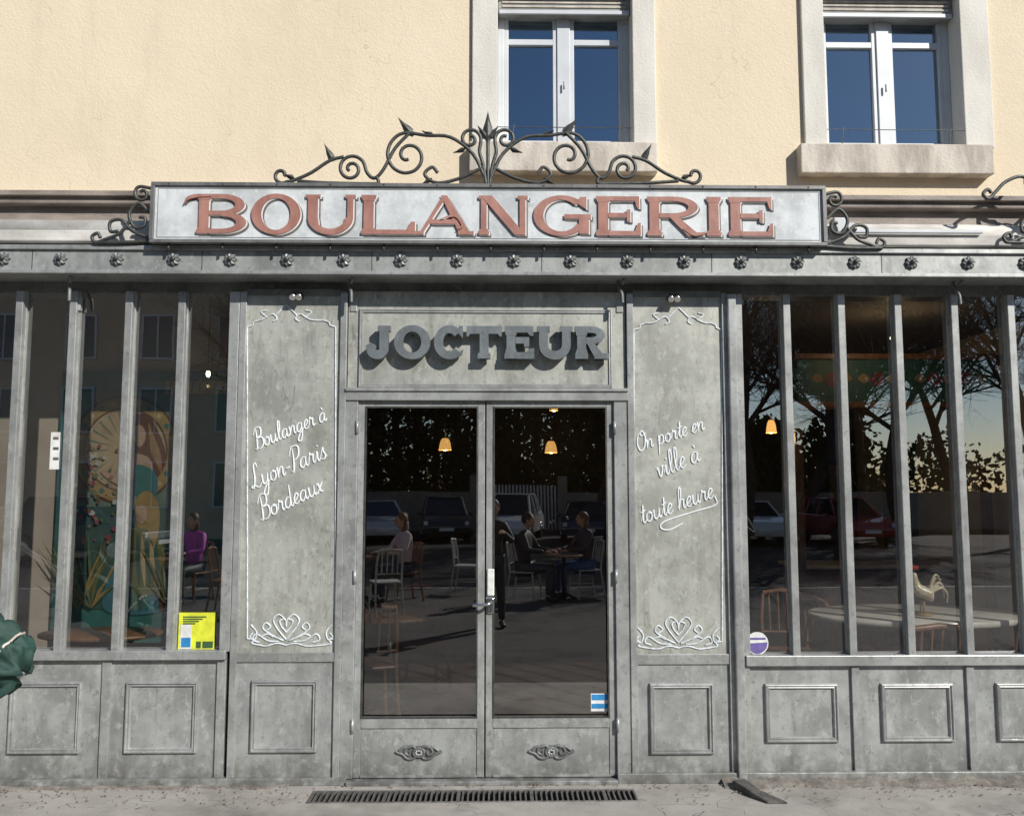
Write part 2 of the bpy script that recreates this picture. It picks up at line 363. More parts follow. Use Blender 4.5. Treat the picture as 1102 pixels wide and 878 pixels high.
def leaf(n,u0,u1):
    x0=X(u0,0,600);x1=X(u1,0,600);y0=.012
    e=empty('door_'+n);e.parent=B
    st=.045
    zk=Z(772,y0);ztop=Z(431.5,y0)
    box('stile_a',x0,x0+st,y0,y0+.05,zg+.03,ztop,M_ZN,e);box('stile_b',x1-st,x1,y0,y0+.05,zg+.03,ztop,M_ZN,e)
    box('top_rail',x0+st,x1-st,y0+.001,y0+.05,Z(438,y0),ztop,M_ZN,e)
    box('kick_panel',x0+st,x1-st,y0+.006,y0+.05,zg+.03,Z(783,y0),M_ZN,e)
    box('lock_rail',x0+st,x1-st,y0-.003,y0+.05,Z(783,y0)+.0005,zk,M_ZM,e)
    box('weather_bar',x0+st,x1-st,y0-.008,y0+.02,zg+.03,Z(833,y0),M_ZM,e)
    moulding('glazing_bead',x0+st-.004,x1-st+.004,zk-.004,Z(438,y0)+.004,y0+.001,M_IRON,e,.012,.006)
    sheet('door_pane',[(x0+st,zk),(x1-st,zk),(x1-st,Z(438,y0)),(x0+st,Z(438,y0))],y0+.03,M_GLD,e)
    cx=(x0+x1)/2;cz=Z(809,y0);yy=y0+.002
    L=[]
    for s in(-1,1):
        L.append([(cx+s*p.x,yy,cz+p.y) for p in cr([(0.01,.0,0),(.03,.035,0),(.07,.03,0),(.085,0,0),(.06,-.015,0),(.05,.005,0)])])
        L.append([(cx+s*p.x,yy,cz+p.y) for p in cr([(0.01,.0,0),(.03,-.035,0),(.07,-.035,0),(.1,-.01,0),(.13,0,0),(.14,.01,0)])])
        L.append([(cx+s*p.x,yy,cz+p.y) for p in cr([(0.05,.03,0),(.09,.03,0),(.12,.01,0)])])
    L.append([(cx+.035*math.cos(t/12*6.283),yy,cz+.026*math.sin(t/12*6.283)) for t in range(13)])
    curve('cast_ornament',L,.009,M_ZD,e)
    disc_v=[(cx+.12*math.cos(t/20*6.283),y0+.004,cz+.04*math.sin(t/20*6.283)) for t in range(20)]
    meshobj('ornament_plate',disc_v,[tuple(range(20))],M_ZD,e)
    for q in range(8):
        t=q/8*6.283;ball('ornament_petal',(cx+.018*math.cos(t),yy-.006,cz+.012*math.sin(t)),(.009,.007,.007),M_ZM,e,8)
    return x0,x1,e
l0,l1,eL=leaf('left',383,521.5)
r0,r1,eR=leaf('right',523,662)
M_CH=mat('polished_steel',(0.75,0.75,0.74),None,20,0.22,1.0)
M_PL=mat('white_plate',(0.78,0.78,0.74),(0.6,0.6,0.58),30,0.4)
hx=r0+.03
box('handle_plate',hx-.022,hx+.022,.0,.012,Z(641),Z(612),M_PL,eR,.006)
curve('lever_handle',[[(hx,-.0,Z(648)),(hx,-.05,Z(648)),(hx-.02,-.055,Z(649)),(hx-.11,-.055,Z(650))]],.010,M_CH,eR)
box('lever_rose',hx-.02,hx+.02,-.004,.012,Z(660),Z(643),M_CH,eR,.006)
cyl('key_cylinder',(hx,-.008,Z(657)),(hx,.01,Z(657)),.009,.009,M_IRON,eR,12)
for xh in(l0-.004,r1+.004):
    for vz in(460,620,780): cyl('hinge',(xh,-.012,Z(vz)-.04),(xh,-.012,Z(vz)+.04),.01,.01,M_ZM,B,10)
# ------------------------------------------------------------ LETTERS
def ringpts(cx,cz,rx,rz,tx,tz,a0,a1,n=28):
    o=[]
    for i in range(n+1):
        t=R(a0+(a1-a0)*i/n);c,s=math.cos(t),math.sin(t)
        o.append(((cx+rx*c,cz+rz*s),(cx+(rx-tx)*c,cz+(rz-tz)*s)))
    return o
def rc(x0,z0,x1,z1): return [((x0,z1),(x0,z0)),((x1,z1),(x1,z0))]
def q4(a,b,c,d): return [(a,b),(d,c)]
def glyph(ch,w,s=.2,th=.09,e=.07,sf=.075):
    P=[]
    def stem(x,t=s,b=True,tp=True):
        P.append(rc(x,0,x+t,1))
        if b:P.append(rc(x-e,0,x+t+e,sf)); P.append(q4((x-e*.4,sf*1.7),(x-e*.7,sf*.9),(x+t+e*.7,sf*.9),(x+t+e*.4,sf*1.7)))
        if tp:P.append(rc(x-e,1-sf,x+t+e,1)); P.append(q4((x-e*.7,1-sf*.9),(x-e*.4,1-sf*1.7),(x+t+e*.4,1-sf*1.7),(x+t+e*.7,1-sf*.9)))
    if ch in'BR':
        stem(e);xc=w*.5
        P.append(rc(e+s,1-th,xc,1));P.append(rc(e+s,.46,xc,.46+th))
        P.append(ringpts(xc,.73,(w-xc)*(.92 if ch=='B' else .95),.27,s*.95,th,-90,90))
        if ch=='B':
            P.append(rc(e+s,0,xc,th));P.append(ringpts(xc,.275,w-xc,.275,s,th,-90,90))
        else:
            P.append(q4((xc-.12,.50),(xc+.1,.50),(w+.02,0),(w-s*1.2,0)));P.append(rc(w-s*1.3,0,w+.1,sf))
    elif ch=='O':P.append(ringpts(w/2,.5,w/2,.52,s,th,0,360,48))
    elif ch=='U':
        r=w-e-.02
        P.append(rc(e,.4,e+s,1));P.append(rc(0,1-sf,e*2+s,1));P.append(rc(r-th*1.3,.4,r,1));P.append(rc(r-th*1.3-e,1-sf,r+e,1))
        cx=(e+r)/2;P.append(ringpts(cx,.42,(r-e)/2,.44,(s+th*1.3)/2,th*1.3,180,360))
        P.append(q4((e,.45),(e+s,.45),(e+s+.03,.25),(e+.03,.25)))
    elif ch=='L':
        stem(e);P.append(rc(e+s,0,w,th));P.append(q4((w-th*.9,.32),(w-.2,th*.9),(w,th*.9),(w,.32)))
    elif ch=='A':
        c=w*.48
        P.append(q4((c-.02,1),(c+.1,1),(e*2+.06,0),(e+.03,0)));P.append(q4((c-.07,1),(c+.09,1),(w-e,0),(w-e-s*1.15,0)))
        P.append(rc(w*.26,.27,w*.72,.27+th));P.append(rc(0,0,e*3+.04,sf));P.append(rc(w-e*2-s*1.1,0,w,sf))
    elif ch=='N':
        t=th*1.25
        stem(e,t,True,False);P.append(rc(0,1-sf,e+t+.05,1));P.append(rc(w-e-t,0,w-e,1));P.append(rc(w-e*2-t,1-sf,w,1))
        P.append(q4((e,1),(e+s*1.1,1),(w-e,0),(w-e-s*1.1,0)))
    elif ch=='G':
        P.append(ringpts(w*.5,.5,w*.5,.52,s,th,42,330,44));P.append(rc(w-s*1.05,.04,w-.01,.46));P.append(rc(w*.55,.42,w+.04,.42+th))
        P.append(q4((w*.83,.98),(w*.80,.80),(w*.95,.66),(w*.95,.98)))
    elif ch=='C':
        P.append(ringpts(w*.52,.5,w*.52,.52,s,th*1.2,40,320,44));P.append(q4((w*.84,1.0),(w*.80,.80),(w*.97,.62),(w*.97,1.0)))
        P.append(q4((w*.84,.18),(w*.80,.1),(w*.93,.12),(w*.98,.28)))
    elif ch=='E':
        stem(e)
        P.append(rc(e+s,1-th,w-.03,1));P.append(rc(e+s,0,w,th));P.append(rc(e+s,.46,w*.72,.46+th))
        P.append(q4((w-.03-th,1-th*.9),(w-.03-th*.5,.7),(w-.03,.7),(w-.03,1-th*.9)));P.append(q4((w-th*.6,.32),(w-th*1.3,th*.9),(w,th*.9),(w,.32)))
        P.append(rc(w*.72-th*.3,.36,w*.72+th*.5,.66))
    elif ch=='I':stem((w-s)/2)
    elif ch=='J':
        P.append(rc(w-e-s,.3,w-e,1));P.append(rc(w-e*2-s,1-sf,w,1));cx=(w-e)/2
        P.append(ringpts(cx,.31,cx,.33,s*.9,th*1.4,180,360,24));P.append(ringpts(s*.55,.34,s*.6,.12,s*.55,.115,0,360,20))
    elif ch=='T':
        P.append(rc(w/2-s/2,0,w/2+s/2,1));P.append(rc(0,1-th*1.2,w,1));P.append(rc(w/2-s/2-e,0,w/2+s/2+e,sf))
        P.append(q4((0,1-th),(0,.68),(.06,.68),(.14,1-th)));P.append(q4((w-.14,1-th),(w-.06,.68),(w,.68),(w,1-th)))
    return P
def letter(name,strips,x0,z0,h,yf,depth,m,parent):
    vs=[];fs=[]
    for k,S in enumerate(strips):
        y=yf-.00035*k;b=len(vs);n=len(S)
        for (o,i) in S:
            for p in(o,i):
                X_=x0+p[0]*h;Zz=z0+p[1]*h
                vs.append((X_,y,Zz));vs.append((X_,yf+depth,Zz))
        for j in range(n-1):
            a=b+4*j;c=a+4
            fs+= [(a,c,c+2,a+2),(a,a+1,c+1,c),(a+2,c+2,c+3,a+3),(a+1,a+3,c+3,c+1)]
        fs.append((b,b+2,b+3,b+1));e=b+4*(n-1);fs.append((e,e+1,e+3,e+2))
    return meshobj(name,vs,fs,m,parent)
S=empty('boulangerie_sign');YS=-.235
sx0,sx1=X(164,YS,230),X(887,YS,230);sz0,sz1=Z(262,YS),Z(200,YS)
box('board',sx0,sx1,YS,YS+.03,sz0,sz1,M_BOARD,S,0)
M_FR=zinc('sign_frame',(0.2,0.2,0.195),(0.09,0.09,0.085),off=31)
box('frame_top',sx0-.01,sx1+.01,YS-.014,YS+.035,sz1-.016,sz1+.008,M_FR,S);box('frame_bottom',sx0-.01,sx1+.01,YS-.014,YS+.035,sz0-.008,sz0+.014,M_FR,S)
box('frame_left',sx0-.012,sx0+.014,YS-.016,YS+.034,sz0+.014,sz1-.016,M_FR,S);box('frame_right',sx1-.014,sx1+.012,YS-.016,YS+.034,sz0+.014,sz1-.016,M_FR,S)
for i in range(13):
    xx=sx0+.1+(sx1-sx0-.2)*i/12
    cyl('standoff',(xx,YS+.015,Z(269,YS)-.01),(xx,YS+.015,sz0-.005),.008,.008,M_IRON,S,8)
    ball('stud',(xx,YS-.014,sz1-.004),(.006,.005,.006),M_IRON,S,8)
hp=44/FP*5.19
lay=[('B',212,266),('O',271,324),('U',329,384),('L',389,447),('A',447,510),('N',515,568),('G',574,634),('E',641,689),('R',696,752),('I',757,778),('E',783,831)]
for i,(ch,a,b) in enumerate(lay):
    xa=X(a,YS,230);w=(X(b,YS,230)-xa)/hp
    z0=Z(253.5,YS)
    g=glyph(ch,w,s=.25,th=.115,e=.06,sf=.085)
    letter('letter_edge_'+ch,g,xa+.015,z0-.013,hp,YS-.003,.002,M_SHD,S)  # dark copy offset down-right, a painted drop shadow of the letter
    letter('letter_hi_'+ch,g,xa+.006,z0-.005,hp,YS-.0075,.0015,M_WHT,S)
    letter('letter_'+ch,g,xa,z0,hp,YS-.0125,.0015,M_RED,S)
def pz(u,v,y): a,b=W(u,v,y);return(a,y,b)
def swash(name,pts,y,wd,m,par):
    P=cr([(p[0],p[1],0) for p in pts],8);n=len(P);vs=[];fs=[]
    for i,p in enumerate(P):
        d=(P[min(i+1,n-1)]-P[max(i-1,0)]).normalized();nn=Vector((-d.y,d.x,0));w_=wd*(math.sin(math.pi*(.08+.84*i/(n-1))))
        for s in(-1,1):
            q=p+nn*s*w_;vs.append(pz(q.x,q.y,y))
    for i in range(n-1):fs.append((2*i,2*i+1,2*i+3,2*i+2))
    return meshobj(name,vs,fs,m,par)
for nm,off,yy,mm in(('edge',1.8,-.0065,M_SHD),('face',0,-.0195,M_RED)):  # swashes get the same painted drop-shadow copy below the red face
    swash('swash_b_'+nm,[(198+off,219+off),(203+off,213+off),(214+off,210.5+off),(228+off,211+off)],YS+yy,1.9,mm,S)
    swash('swash_r_'+nm,[(735+off,246+off),(748+off,252+off),(762+off,250+off)],YS+yy,1.8,mm,S)
    swash('swash_a_'+nm,[(474+off,236+off),(490+off,232+off),(498+off,242+off),(492+off,247+off)],YS+yy-.001,1.8,mm,S)
moulding('painted_border',sx0+.03,sx1-.03,sz0+.026,sz1-.028,YS-.0012,M_FR,S,.004,.001)
J=empty('jocteur_lettering');YJ=-.066
hj=36/FP*5.335
for ch,a,b in(('J',394,420),('O',424,463),('C',467,499),('T',502,540),('E',543,575),('U',578,617),('R',619,652)):
    xa=X(a,YJ,368);w=(X(b,YJ,368)-xa)/hj
    g=glyph(ch,w,s=.27,th=.2,e=.06,sf=.17)
    letter('letter_'+ch,g,xa,Z(386,YJ),hj,YJ,.045,M_LET,J)
    for zz in(.25,.75):cyl('pin',(xa+w*hj*.5,YJ+.04,Z(386,YJ)+hj*zz),(xa+w*hj*.5,.01,Z(386,YJ)+hj*zz),.006,.006,M_IRON,J,8)
# ------------------------------------------------------------ hand painted script
CU={
'a':([[(.95,.85),(.6,1.02),(.2,.8),(.1,.3),(.4,-.02),(.8,.3),(.97,.95)],[(.97,1.0),(.9,.3),(1.1,0),(1.4,.25)]],1.35),
'd':([[(.95,.85),(.6,1.02),(.2,.8),(.1,.3),(.4,-.02),(.8,.3),(.97,1.2),(1.0,2.2)],[(1.0,2.2),(.92,.3),(1.1,0),(1.4,.25)]],1.35),
'e':([[(-.1,.25),(.4,.45),(.75,.8),(.5,1.05),(.15,.7),(.15,.2),(.5,-.02),(.95,.28)]],.93),
'g':([[(.95,.85),(.6,1.02),(.2,.8),(.1,.3),(.4,-.02),(.8,.3),(.97,.95)],[(.97,1.0),(.9,-.5),(.5,-1.15),(.1,-.9),(.5,-.3),(1.3,.25)]],1.3),
'h':([[(0,.2),(.5,1.3),(.55,2.2),(.3,2.2),(.2,1.4),(.2,0)],[(.2,.2),(.5,.95),(.85,.95),(.85,.3),(1.0,0),(1.3,.25)]],1.25),
'i':([[(0,.25),(.3,.98),(.3,.3),(.45,0),(.75,.25)],[(.36,1.5),(.42,1.56),(.46,1.64)]],.72),
'l':([[(0,.25),(.5,1.3),(.52,2.15),(.28,2.15),(.2,1.2),(.25,.3),(.45,0),(.78,.25)]],.74),
'n':([[(-.05,.8),(.12,1.0),(.15,0)],[(.15,.2),(.5,.95),(.85,.9),(.85,.3),(1.0,0),(1.28,.25)]],1.24),
'o':([[(.5,1.0),(.15,.75),(.15,.2),(.5,-.02),(.85,.25),(.85,.75),(.5,1.02),(.6,.8),(1.15,.85)]],1.1),
'p':([[(0,.4),(.2,1.05),(.17,0),(.12,-1.2)],[(.15,.5),(.5,1.05),(.9,.8),(.85,.2),(.5,-.02),(.2,.15)],[(.5,-.02),(1.2,.25)]],1.18),
'r':([[(0,.25),(.25,1.15),(.35,.9),(.7,.92),(.65,.3),(.8,0),(1.1,.25)]],1.05),
's':([[(0,.25),(.45,1.15),(.5,.75),(.75,.3),(.45,-.05),(.05,.15)],[(.6,.0),(1.0,.25)]],.95),
't':([[(.05,.3),(.35,1.0),(.45,1.9),(.35,.4),(.55,0),(.85,.25)],[(.0,1.2),(.35,1.22),(.8,1.35)]],.8),
'u':([[(0,.8),(.12,1.0),(.15,.3),(.4,-.02),(.8,.3),(.92,1.0)],[(.92,1.0),(.88,.3),(1.05,0),(1.3,.25)]],1.27),
'v':([[(0,.8),(.15,1),(.4,.02),(.75,.6),(.8,1.05),(1.1,.9)]],1.0),
'x':([[(0,.85),(.25,.95),(.6,.1),(1.0,.1)],[(.95,1),(.5,.55),(.05,-.05)]],1.05),
'y':([[(0,.8),(.12,1.0),(.15,.3),(.4,-.02),(.8,.3),(.92,1.0)],[(.92,1.0),(.85,-.5),(.5,-1.2),(.1,-.9),(.5,-.3),(1.3,.25)]],1.25),
'-':([[(.1,.6),(.45,.62),(.8,.65)]],.9),' ':([],.75),
'B':([[(.45,2.3),(.45,1.1),(.3,0),(0,.1)],[(-.1,1.8),(.4,2.5),(1.2,2.35),(1.15,1.5),(.5,1.25),(1.35,1.15),(1.45,.35),(.9,-.08),(.3,.1)]],1.6),
'L':([[(1.0,2.0),(.85,2.45),(.5,2.2),(.5,1.0),(.2,.05),(-.1,.2),(.3,.25),(1.0,-.1),(1.5,.3)]],1.45),
'P':([[(.5,2.3),(.5,1.1),(.3,0),(0,.1)],[(-.1,1.7),(.4,2.5),(1.3,2.35),(1.3,1.5),(.8,1.1),(.5,1.2)]],1.3),
'O':([[(.8,2.3),(.25,1.9),(.05,.9),(.5,-.02),(1.2,.3),(1.4,1.4),(1.0,2.25),(.6,2.1),(.8,1.7),(1.6,1.9)]],1.55)}
CU["à"]=(CU['a'][0]+[[(.5,1.75),(.62,1.6),(.72,1.4)]],1.35)
def script(name,text,p0,p1,y,depth,par,slant=.35):
    adv=sum(CU[c][1] for c in text);d=Vector((p1[0]-p0[0],p1[1]-p0[1]));L=d.length;sc=L/adv;d/=L;n=Vector((d.y,-d.x))
    if n.y>0:n=-n
    lines=[];cur=0
    for c in text:
        for st in CU[c][0]:
            P=cr([(a,b,0) for a,b in st],6)
            lines.append([pz(p0[0]+d.x*(cur+q.x+q.y*slant)*sc+n.x*q.y*sc*1.3,p0[1]+d.y*(cur+q.x+q.y*slant)*sc+n.y*q.y*sc*1.3,y) for q in P])
        cur+=CU[c][1]
    return curve(name,lines,depth,M_WHT,par,radii=lambda t:.7+.6*math.sin(t*3.14),res=1)
T1=empty('hand_painted_lettering');YT=.000
for t,a,b in(("Boulanger à",(275,484),(352,452)),("Lyon-Paris",(272,526),(352,492)),("Bordeaux",(281,560),(349,528))):
    script('line_'+t.split()[0].lower().replace('-','_'),t,a,b,YT,.0045,T1)
T2=empty('hand_painted_lettering')
for t,a,b in(("On porte en",(686,486),(758,462)),("ville à",(708,515),(754,495)),("toute heure",(690,564),(768,535))):
    script('line_'+t.split()[0].lower(),t,a,b,YT,.0045,T2)
curve('flourish',[[pz(p.x,p.y,YT) for p in cr([(769,534,0),(770,543,0),(745,551,0),(715,561,0),(711,568,0),(720,570,0),(735,563,0)])]],.005,M_WHT,T2)
M_PB=mat('painted_border_white',(0.68,0.73,0.76),(0.42,0.45,0.46),30,0.6,lo=.42,hi=.66)
def border(par,u0,u1,v0,v1,cu):
    y=.0
    L=[]
    def P(pts,closed=False,n=7): L.append([pz(p.x,p.y,y) for p in cr([(a,b,0) for a,b in pts],n,closed)])
    s=7
    for sg,ux in((1,u0),(-1,u1)):
        L.append([pz(ux,v2,y) for v2 in(v0+s,(v0+v1)/2,v1-s)])
        P([(ux,v0+s),(ux+sg*6,v0+s-2),(ux+sg*7,v0+2),(ux+sg*12,v0)])
        P([(ux,v1-s),(ux+sg*7,v1-s+1),(ux+sg*5,v1-2),(ux+sg*14,v1)])
        P([(ux+sg*4,v1-22),(ux+sg*10,v1-14),(ux+sg*8,v1-6),(ux+sg*3,v1-9),(ux+sg*6,v1-13)])
        P([(ux+sg*12,v0),(cu-sg*26,v0-1),(cu-sg*15,v0-7),(cu-sg*10,v0-2),(cu-sg*14,v0+1)])
        P([(cu-sg*12,v0-5),(cu-sg*6,v0-11),(cu,v0-17)])
        P([(cu-sg*20,v0-3),(cu-sg*27,v0-9),(cu-sg*21,v0-11)])
        P([(ux+sg*14,v1),(cu-sg*22,v1+1),(cu-sg*10,v1-2),(cu,v1)])
        P([(cu,v1-6),(cu-sg*9,v1-17),(cu-sg*14,v1-27),(cu-sg*8,v1-33),(cu-sg*1,v1-27),(cu,v1-20)])
        P([(cu,v1-14),(cu-sg*5,v1-20),(cu-sg*7,v1-26),(cu-sg*3,v1-28)])
        P([(cu-sg*3,v1-5),(cu-sg*14,v1-10),(cu-sg*25,v1-18),(cu-sg*22,v1-24),(cu-sg*17,v1-20),(cu-sg*21,v1-16)])
        P([(cu-sg*8,v1-4),(cu-sg*20,v1-5),(cu-sg*32,v1-12),(cu-sg*36,v1-6),(cu-sg*29,v1-3)])
        P([(cu-sg*14,v1-9),(cu-sg*20,v1-12),(cu-sg*26,v1-10)])
    curve('border_lines',L,.0052,M_PB,par,res=1)
border(T1,266,361,345,694,308)
border(T2,682,777,348,697,730)
M_BLK=mat('black_enamel',(0.03,0.03,0.03),None,10,0.35)
for u,v in((319,318),(725,320)):
    e=empty('facade_spot_lamp');x,z=W(u,v,-.05)
    box('bracket',x-.035,x+.035,-.03,.035,z-.012,z+.012,M_BLK,e);
    cyl('head',(x-.02,-.04,z+.012),(x-.02,-.075,z-.02),.016,.02,M_CH,e,12);cyl('head_b',(x+.02,-.04,z+.012),(x+.02,-.075,z-.02),.016,.02,M_CH,e,12)
# ------------------------------------------------------------ wrought iron
I=empty('wrought_iron_crest');YI=-.2;CX=525;CV=200
lines=[]
def A(pts,lst,n=8): lst.append([pz(p.x,p.y,YI) for p in cr([(a,b,0) for a,b in pts],n)])
def leafpx(u,v,ang,L,w):
    a=R(ang);d=(math.cos(a),-math.sin(a));n=(d[1],-d[0])
    pr=[(0,.15),(.25,1),(.5,.75),(.7,.4),(1,0)]
    vs=[];
    for t,q in pr:
        for s in(-1,0,1):
            x,z=W(u+d[0]*L*t+n[0]*w*q*s,v+d[1]*L*t+n[1]*w*q*s,YI);vs.append((x,YI-(.012 if s==0 else -.004),z))
    fs=[]
    for i in range(4):
        for s in range(2):fs.append((3*i+s,3*i+s+1,3*i+4+s,3*i+3+s))
    meshobj('leaf',vs,fs,M_IRON,I)
for s in(-1,1):
    def m(pts): return [(CX+s*a,CV-b) for a,b in pts]
    def sp(cx,cz,r0,r1,a0,a1): return [(cx+(r0+(r1-r0)*(i/14))*math.cos(R(a0+(a1-a0)*i/14)),cz+(r0+(r1-r0)*(i/14))*math.sin(R(a0+(a1-a0)*i/14))) for i in range(15)]
    A(m([(2,2),(5,22),(9,36)]+sp(19,50,12,3,200,-290)),lines,4)
    A(m([(3,8),(16,34),(40,52),(66,54)]+sp(86,32,25,3.5,80,-460)),lines,4)
    A(m([(84,57),(100,40),(112,18),(122,8),(130,14)]+sp(147,18,15,3,150,-400)),lines,4)
    A(m([(155,31),(170,27),(190,14),(208,6)]+sp(222,11,9,3,230,560)),lines,4)
    A(m([(5,20),(30,8),(55,3),(68,12),(60,20),(54,14)]),lines,5)
    A(m([(120,10),(118,3),(130,2),(175,3),(205,5)]),lines,4)
    for (a,b,an,L,w) in((80,53,50,26,5),(166,26,62,22,4),(58,54,20,14,3),(208,8,20,14,3),(24,40,-20,14,3),(60,8,-30,14,3)):
        leafpx(CX+s*a,CV-b,an if s>0 else 180-an,L,w)
    leafpx(CX,CV-50,90+s*38,18,4.5)
leafpx(CX,CV-46,90,34,6.5)
A([(CX,CV+2),(CX,CV-48)],lines)
curve('scrolls',lines,.0115,M_IRON,I)
L2=[]
def side(s,cx,cv,yy):
    par=empty('wrought_iron_side_scroll');L2.clear()
    def A2(pts,n=6): L2.append([pz(p.x,p.y,yy) for p in cr([(a,b,0) for a,b in pts],n)])
    def m(pts): return [(cx+s*a,cv+b) for a,b in pts]
    A2(m([(0,4),(10,2)]+[(10+ (9-.5*i)*math.sin(i*.6),10-(9-.5*i)*math.cos(i*.6)) for i in range(1,13)]))
    A2(m([(2,30),(14,20),(24,32),(18,46),(8,44),(7,36),(13,35)]))
    A2(m([(22,38),(34,52),(48,58),(60,62),(64,56),(58,52),(55,57)]))
    A2(m([(0,58),(20,50),(32,38),(44,40),(44,50),(36,50)]))
    A2(m([(0,60),(30,62),(60,62)]))
    curve('scrolls',list(L2),.011,M_IRON,par)
side(-1,163,199,YI);side(1,888,205,YI);side(-1,1144,199,YI)
# end of the neighbouring crest at the right
NC=empty('wrought_iron_crest')
curve('scrolls',[[pz(p.x,p.y,YI) for p in cr([(a,b,0) for a,b in q],6)] for q in ([(1140,205),(1112,196),(1098,190),(1082,196),(1072,206),(1064,214),(1058,209),(1063,204),(1067,208)],[(1150,190),(1120,180),(1104,192),(1108,206),(1120,206),(1122,198),(1114,197)],[(1140,205),(1180,170),(1220,150)])],.011,M_IRON,NC)
box('neighbour_rail',X(1128,YI,215),X(1128,YI,215)+1.6,YI-.01,YI+.01,Z(214,YI),Z(206,YI),M_IRON,NC)
AB=empty('awning_arm_bracket')
x,z=W(908,243,-.12);box('plate',x-.07,x+.02,-.14,-.05,z-.05,z+.05,M_PVC,AB,.01);cyl('joint',(x+.03,-.17,z-.03),(x+.03,-.05,z-.03),.035,.035,M_PVC,AB,16)
box('arm',x+.03,x+.9,-.12,-.095,z-.045,z-.02,M_PVC,AB,.006)
# ------------------------------------------------------------ stickers
def colr(n,c,r=.5): return mat(n,c,tuple(q*.75 for q in c),14,r)
M_YEL=colr('yellow_print',(.75,.78,.05));M_BLU=colr('blue_print',(.03,.25,.55));M_PUR=colr('purple_print',(.16,.12,.35));M_PAP=colr('paper_white',(.8,.8,.78));M_GRN=colr('dark_text',(.05,.12,.05))
def spx(name,u0,u1,v0,v1,y,m,par):
    vm=(v0+v1)/2;return box(name,X(u0,y,vm),X(u1,y,vm),y,y+.0015,Z(v1,y,u0),Z(v0,y,u0),m,par,0)
e=empty('yellow_window_notice');spx('sheet',192,231,659,700,.03,M_YEL,e);spx('panel',194,206,672,698,.027,M_PAP,e);spx('blue_band',195,205,686,696,.024,M_BLU,e)
for i in range(4): spx('text',197,222-i*4,663+i*2.4,664.2+i*2.4,.0265,M_GRN,e)
spx('text_block_a',211,216,690,697,.0265,M_GRN,e);spx('text_block_b',218,229,690,697,.0265,M_GRN,e)
e=empty('door_sticker');spx('back',636,655,746,765,.035,M_PAP,e);spx('blue',637,654,747,753,.032,M_BLU,e);spx('blue_b',637,654,757,762,.032,M_BLU,e)
e=empty('round_window_sticker');x,z=W(815,692,.03)
def disc(nm,x,z,r,y,m,par,a0=0,a1=360,ry=None):
    n=32;ry=ry or r
    return meshobj(nm,[(x+r*math.cos(R(a0+(a1-a0)*i/n)),y,z+ry*math.sin(R(a0+(a1-a0)*i/n))) for i in range(n)],[tuple(range(n))],m,par)
disc('disc',x,z,.07,.03,M_PAP,e);disc('lower_half',x,z,.062,.027,M_PUR,e,180,360+12);spx('line',806,824,686,688,.027,M_PUR,e)
e=empty('small_window_notice');spx('sheet',54,66,465,505,.04,M_PAP,e)
for i in range(3):spx('text_%d'%i,57,63,470+i*11,473+i*11,.0385,M_SHD,e)
# ------------------------------------------------------------ INTERIOR
IN=B
M_FLR=mat('floor_tiles_brown',(0.12,0.075,0.055),(0.08,0.05,0.035),4,0.35)
M_IW=mat('interior_wall_dark',(0.11,0.09,0.075),(0.08,0.065,0.05),2,0.8)
M_IWC=mat('interior_wall_cream',(0.45,0.40,0.32),(0.36,0.31,0.25),2,0.8)
M_IWB=mat('interior_wall_tan',(0.46,0.38,0.30),(0.36,0.29,0.23),2,0.8)
M_CEI=mat('interior_ceiling',(0.13,0.115,0.10),None,2,0.9)
box('shop_floor',-6,6,.101,8,-.05,.005,M_FLR,IN,0)
box('shop_back_wall',-6,6,5.5,5.6,.005,3.4,M_IW,IN,0)
box('shop_ceiling',-6,6,.201,6,3.25,3.35,M_CEI,IN,0)
box('shop_wall_left',-4.6,-4.5,.1,5.5,.005,3.25,M_IW,IN,0)
box('shop_wall_right',4.6,4.7,.1,5.5,.005,3.25,M_IWC,IN,0)
box('shop_partition_left',-1.75,-1.65,.1,5.5,.005,3.25,M_IW,IN,0)
box('display_back_wall',-4.499,-1.751,.80,.9,.005,3.25,M_IWB,IN,0)
M_WOOD=mat('warm_wood',(0.24,0.11,0.055),(0.15,0.07,0.03),5,0.4,0,0,(6,1,1))
M_TEAL=mat('teal_paint',(0.035,0.13,0.115),(0.025,0.095,0.085),6,0.5)
M_CRM=mat('cream_paint',(0.36,0.27,0.15),(0.24,0.17,0.09),6,0.6)
M_MARB=mat('marble_top',(0.70,0.65,0.58),(0.55,0.5,0.45),6,0.25)
MU=empty('art_nouveau_mural');ym=.75
def poly(nm,pts,y,m,par,smooth=True):
    P=cr([(a,b,0) for a,b in pts],6,True)[:-1] if smooth else [Vector((a,b,0)) for a,b in pts]
    vs=[pz(p.x,p.y,y) for p in P];return meshobj(nm,vs,[tuple(range(len(vs)))],m,par)
M_ROSE=colr('mural_rose',(.22,.045,.055));M_SKN=colr('mural_skin',(.38,.24,.16));M_AUB=colr('mural_auburn',(.11,.04,.02));M_SKY=colr('mural_blue',(.045,.13,.16));M_OLV=colr('mural_olive',(.12,.12,.04));M_GLD2=colr('mural_gold',(.27,.18,.06));M_SLM=colr('mural_salmon',(.26,.13,.08));M_GLB=colr('mural_pale_gold',(.38,.29,.16));M_SAGE=colr('mural_sage',(.13,.17,.125));M_DSG=colr('mural_deep_green',(.04,.08,.065));M_MWH=colr('mural_white',(.4,.4,.36))
box('panel',X(62,ym),X(246,ym),ym+.003,ym+.03,Z(690,ym),Z(400,ym),M_TEAL,MU,0)
poly('field',[(76,422),(197,422),(197,655),(76,655)],ym,M_SAGE,MU,False)
poly('lower_field',[(76,545),(197,545),(197,655),(76,655)],ym-.002,M_DSG,MU,False)
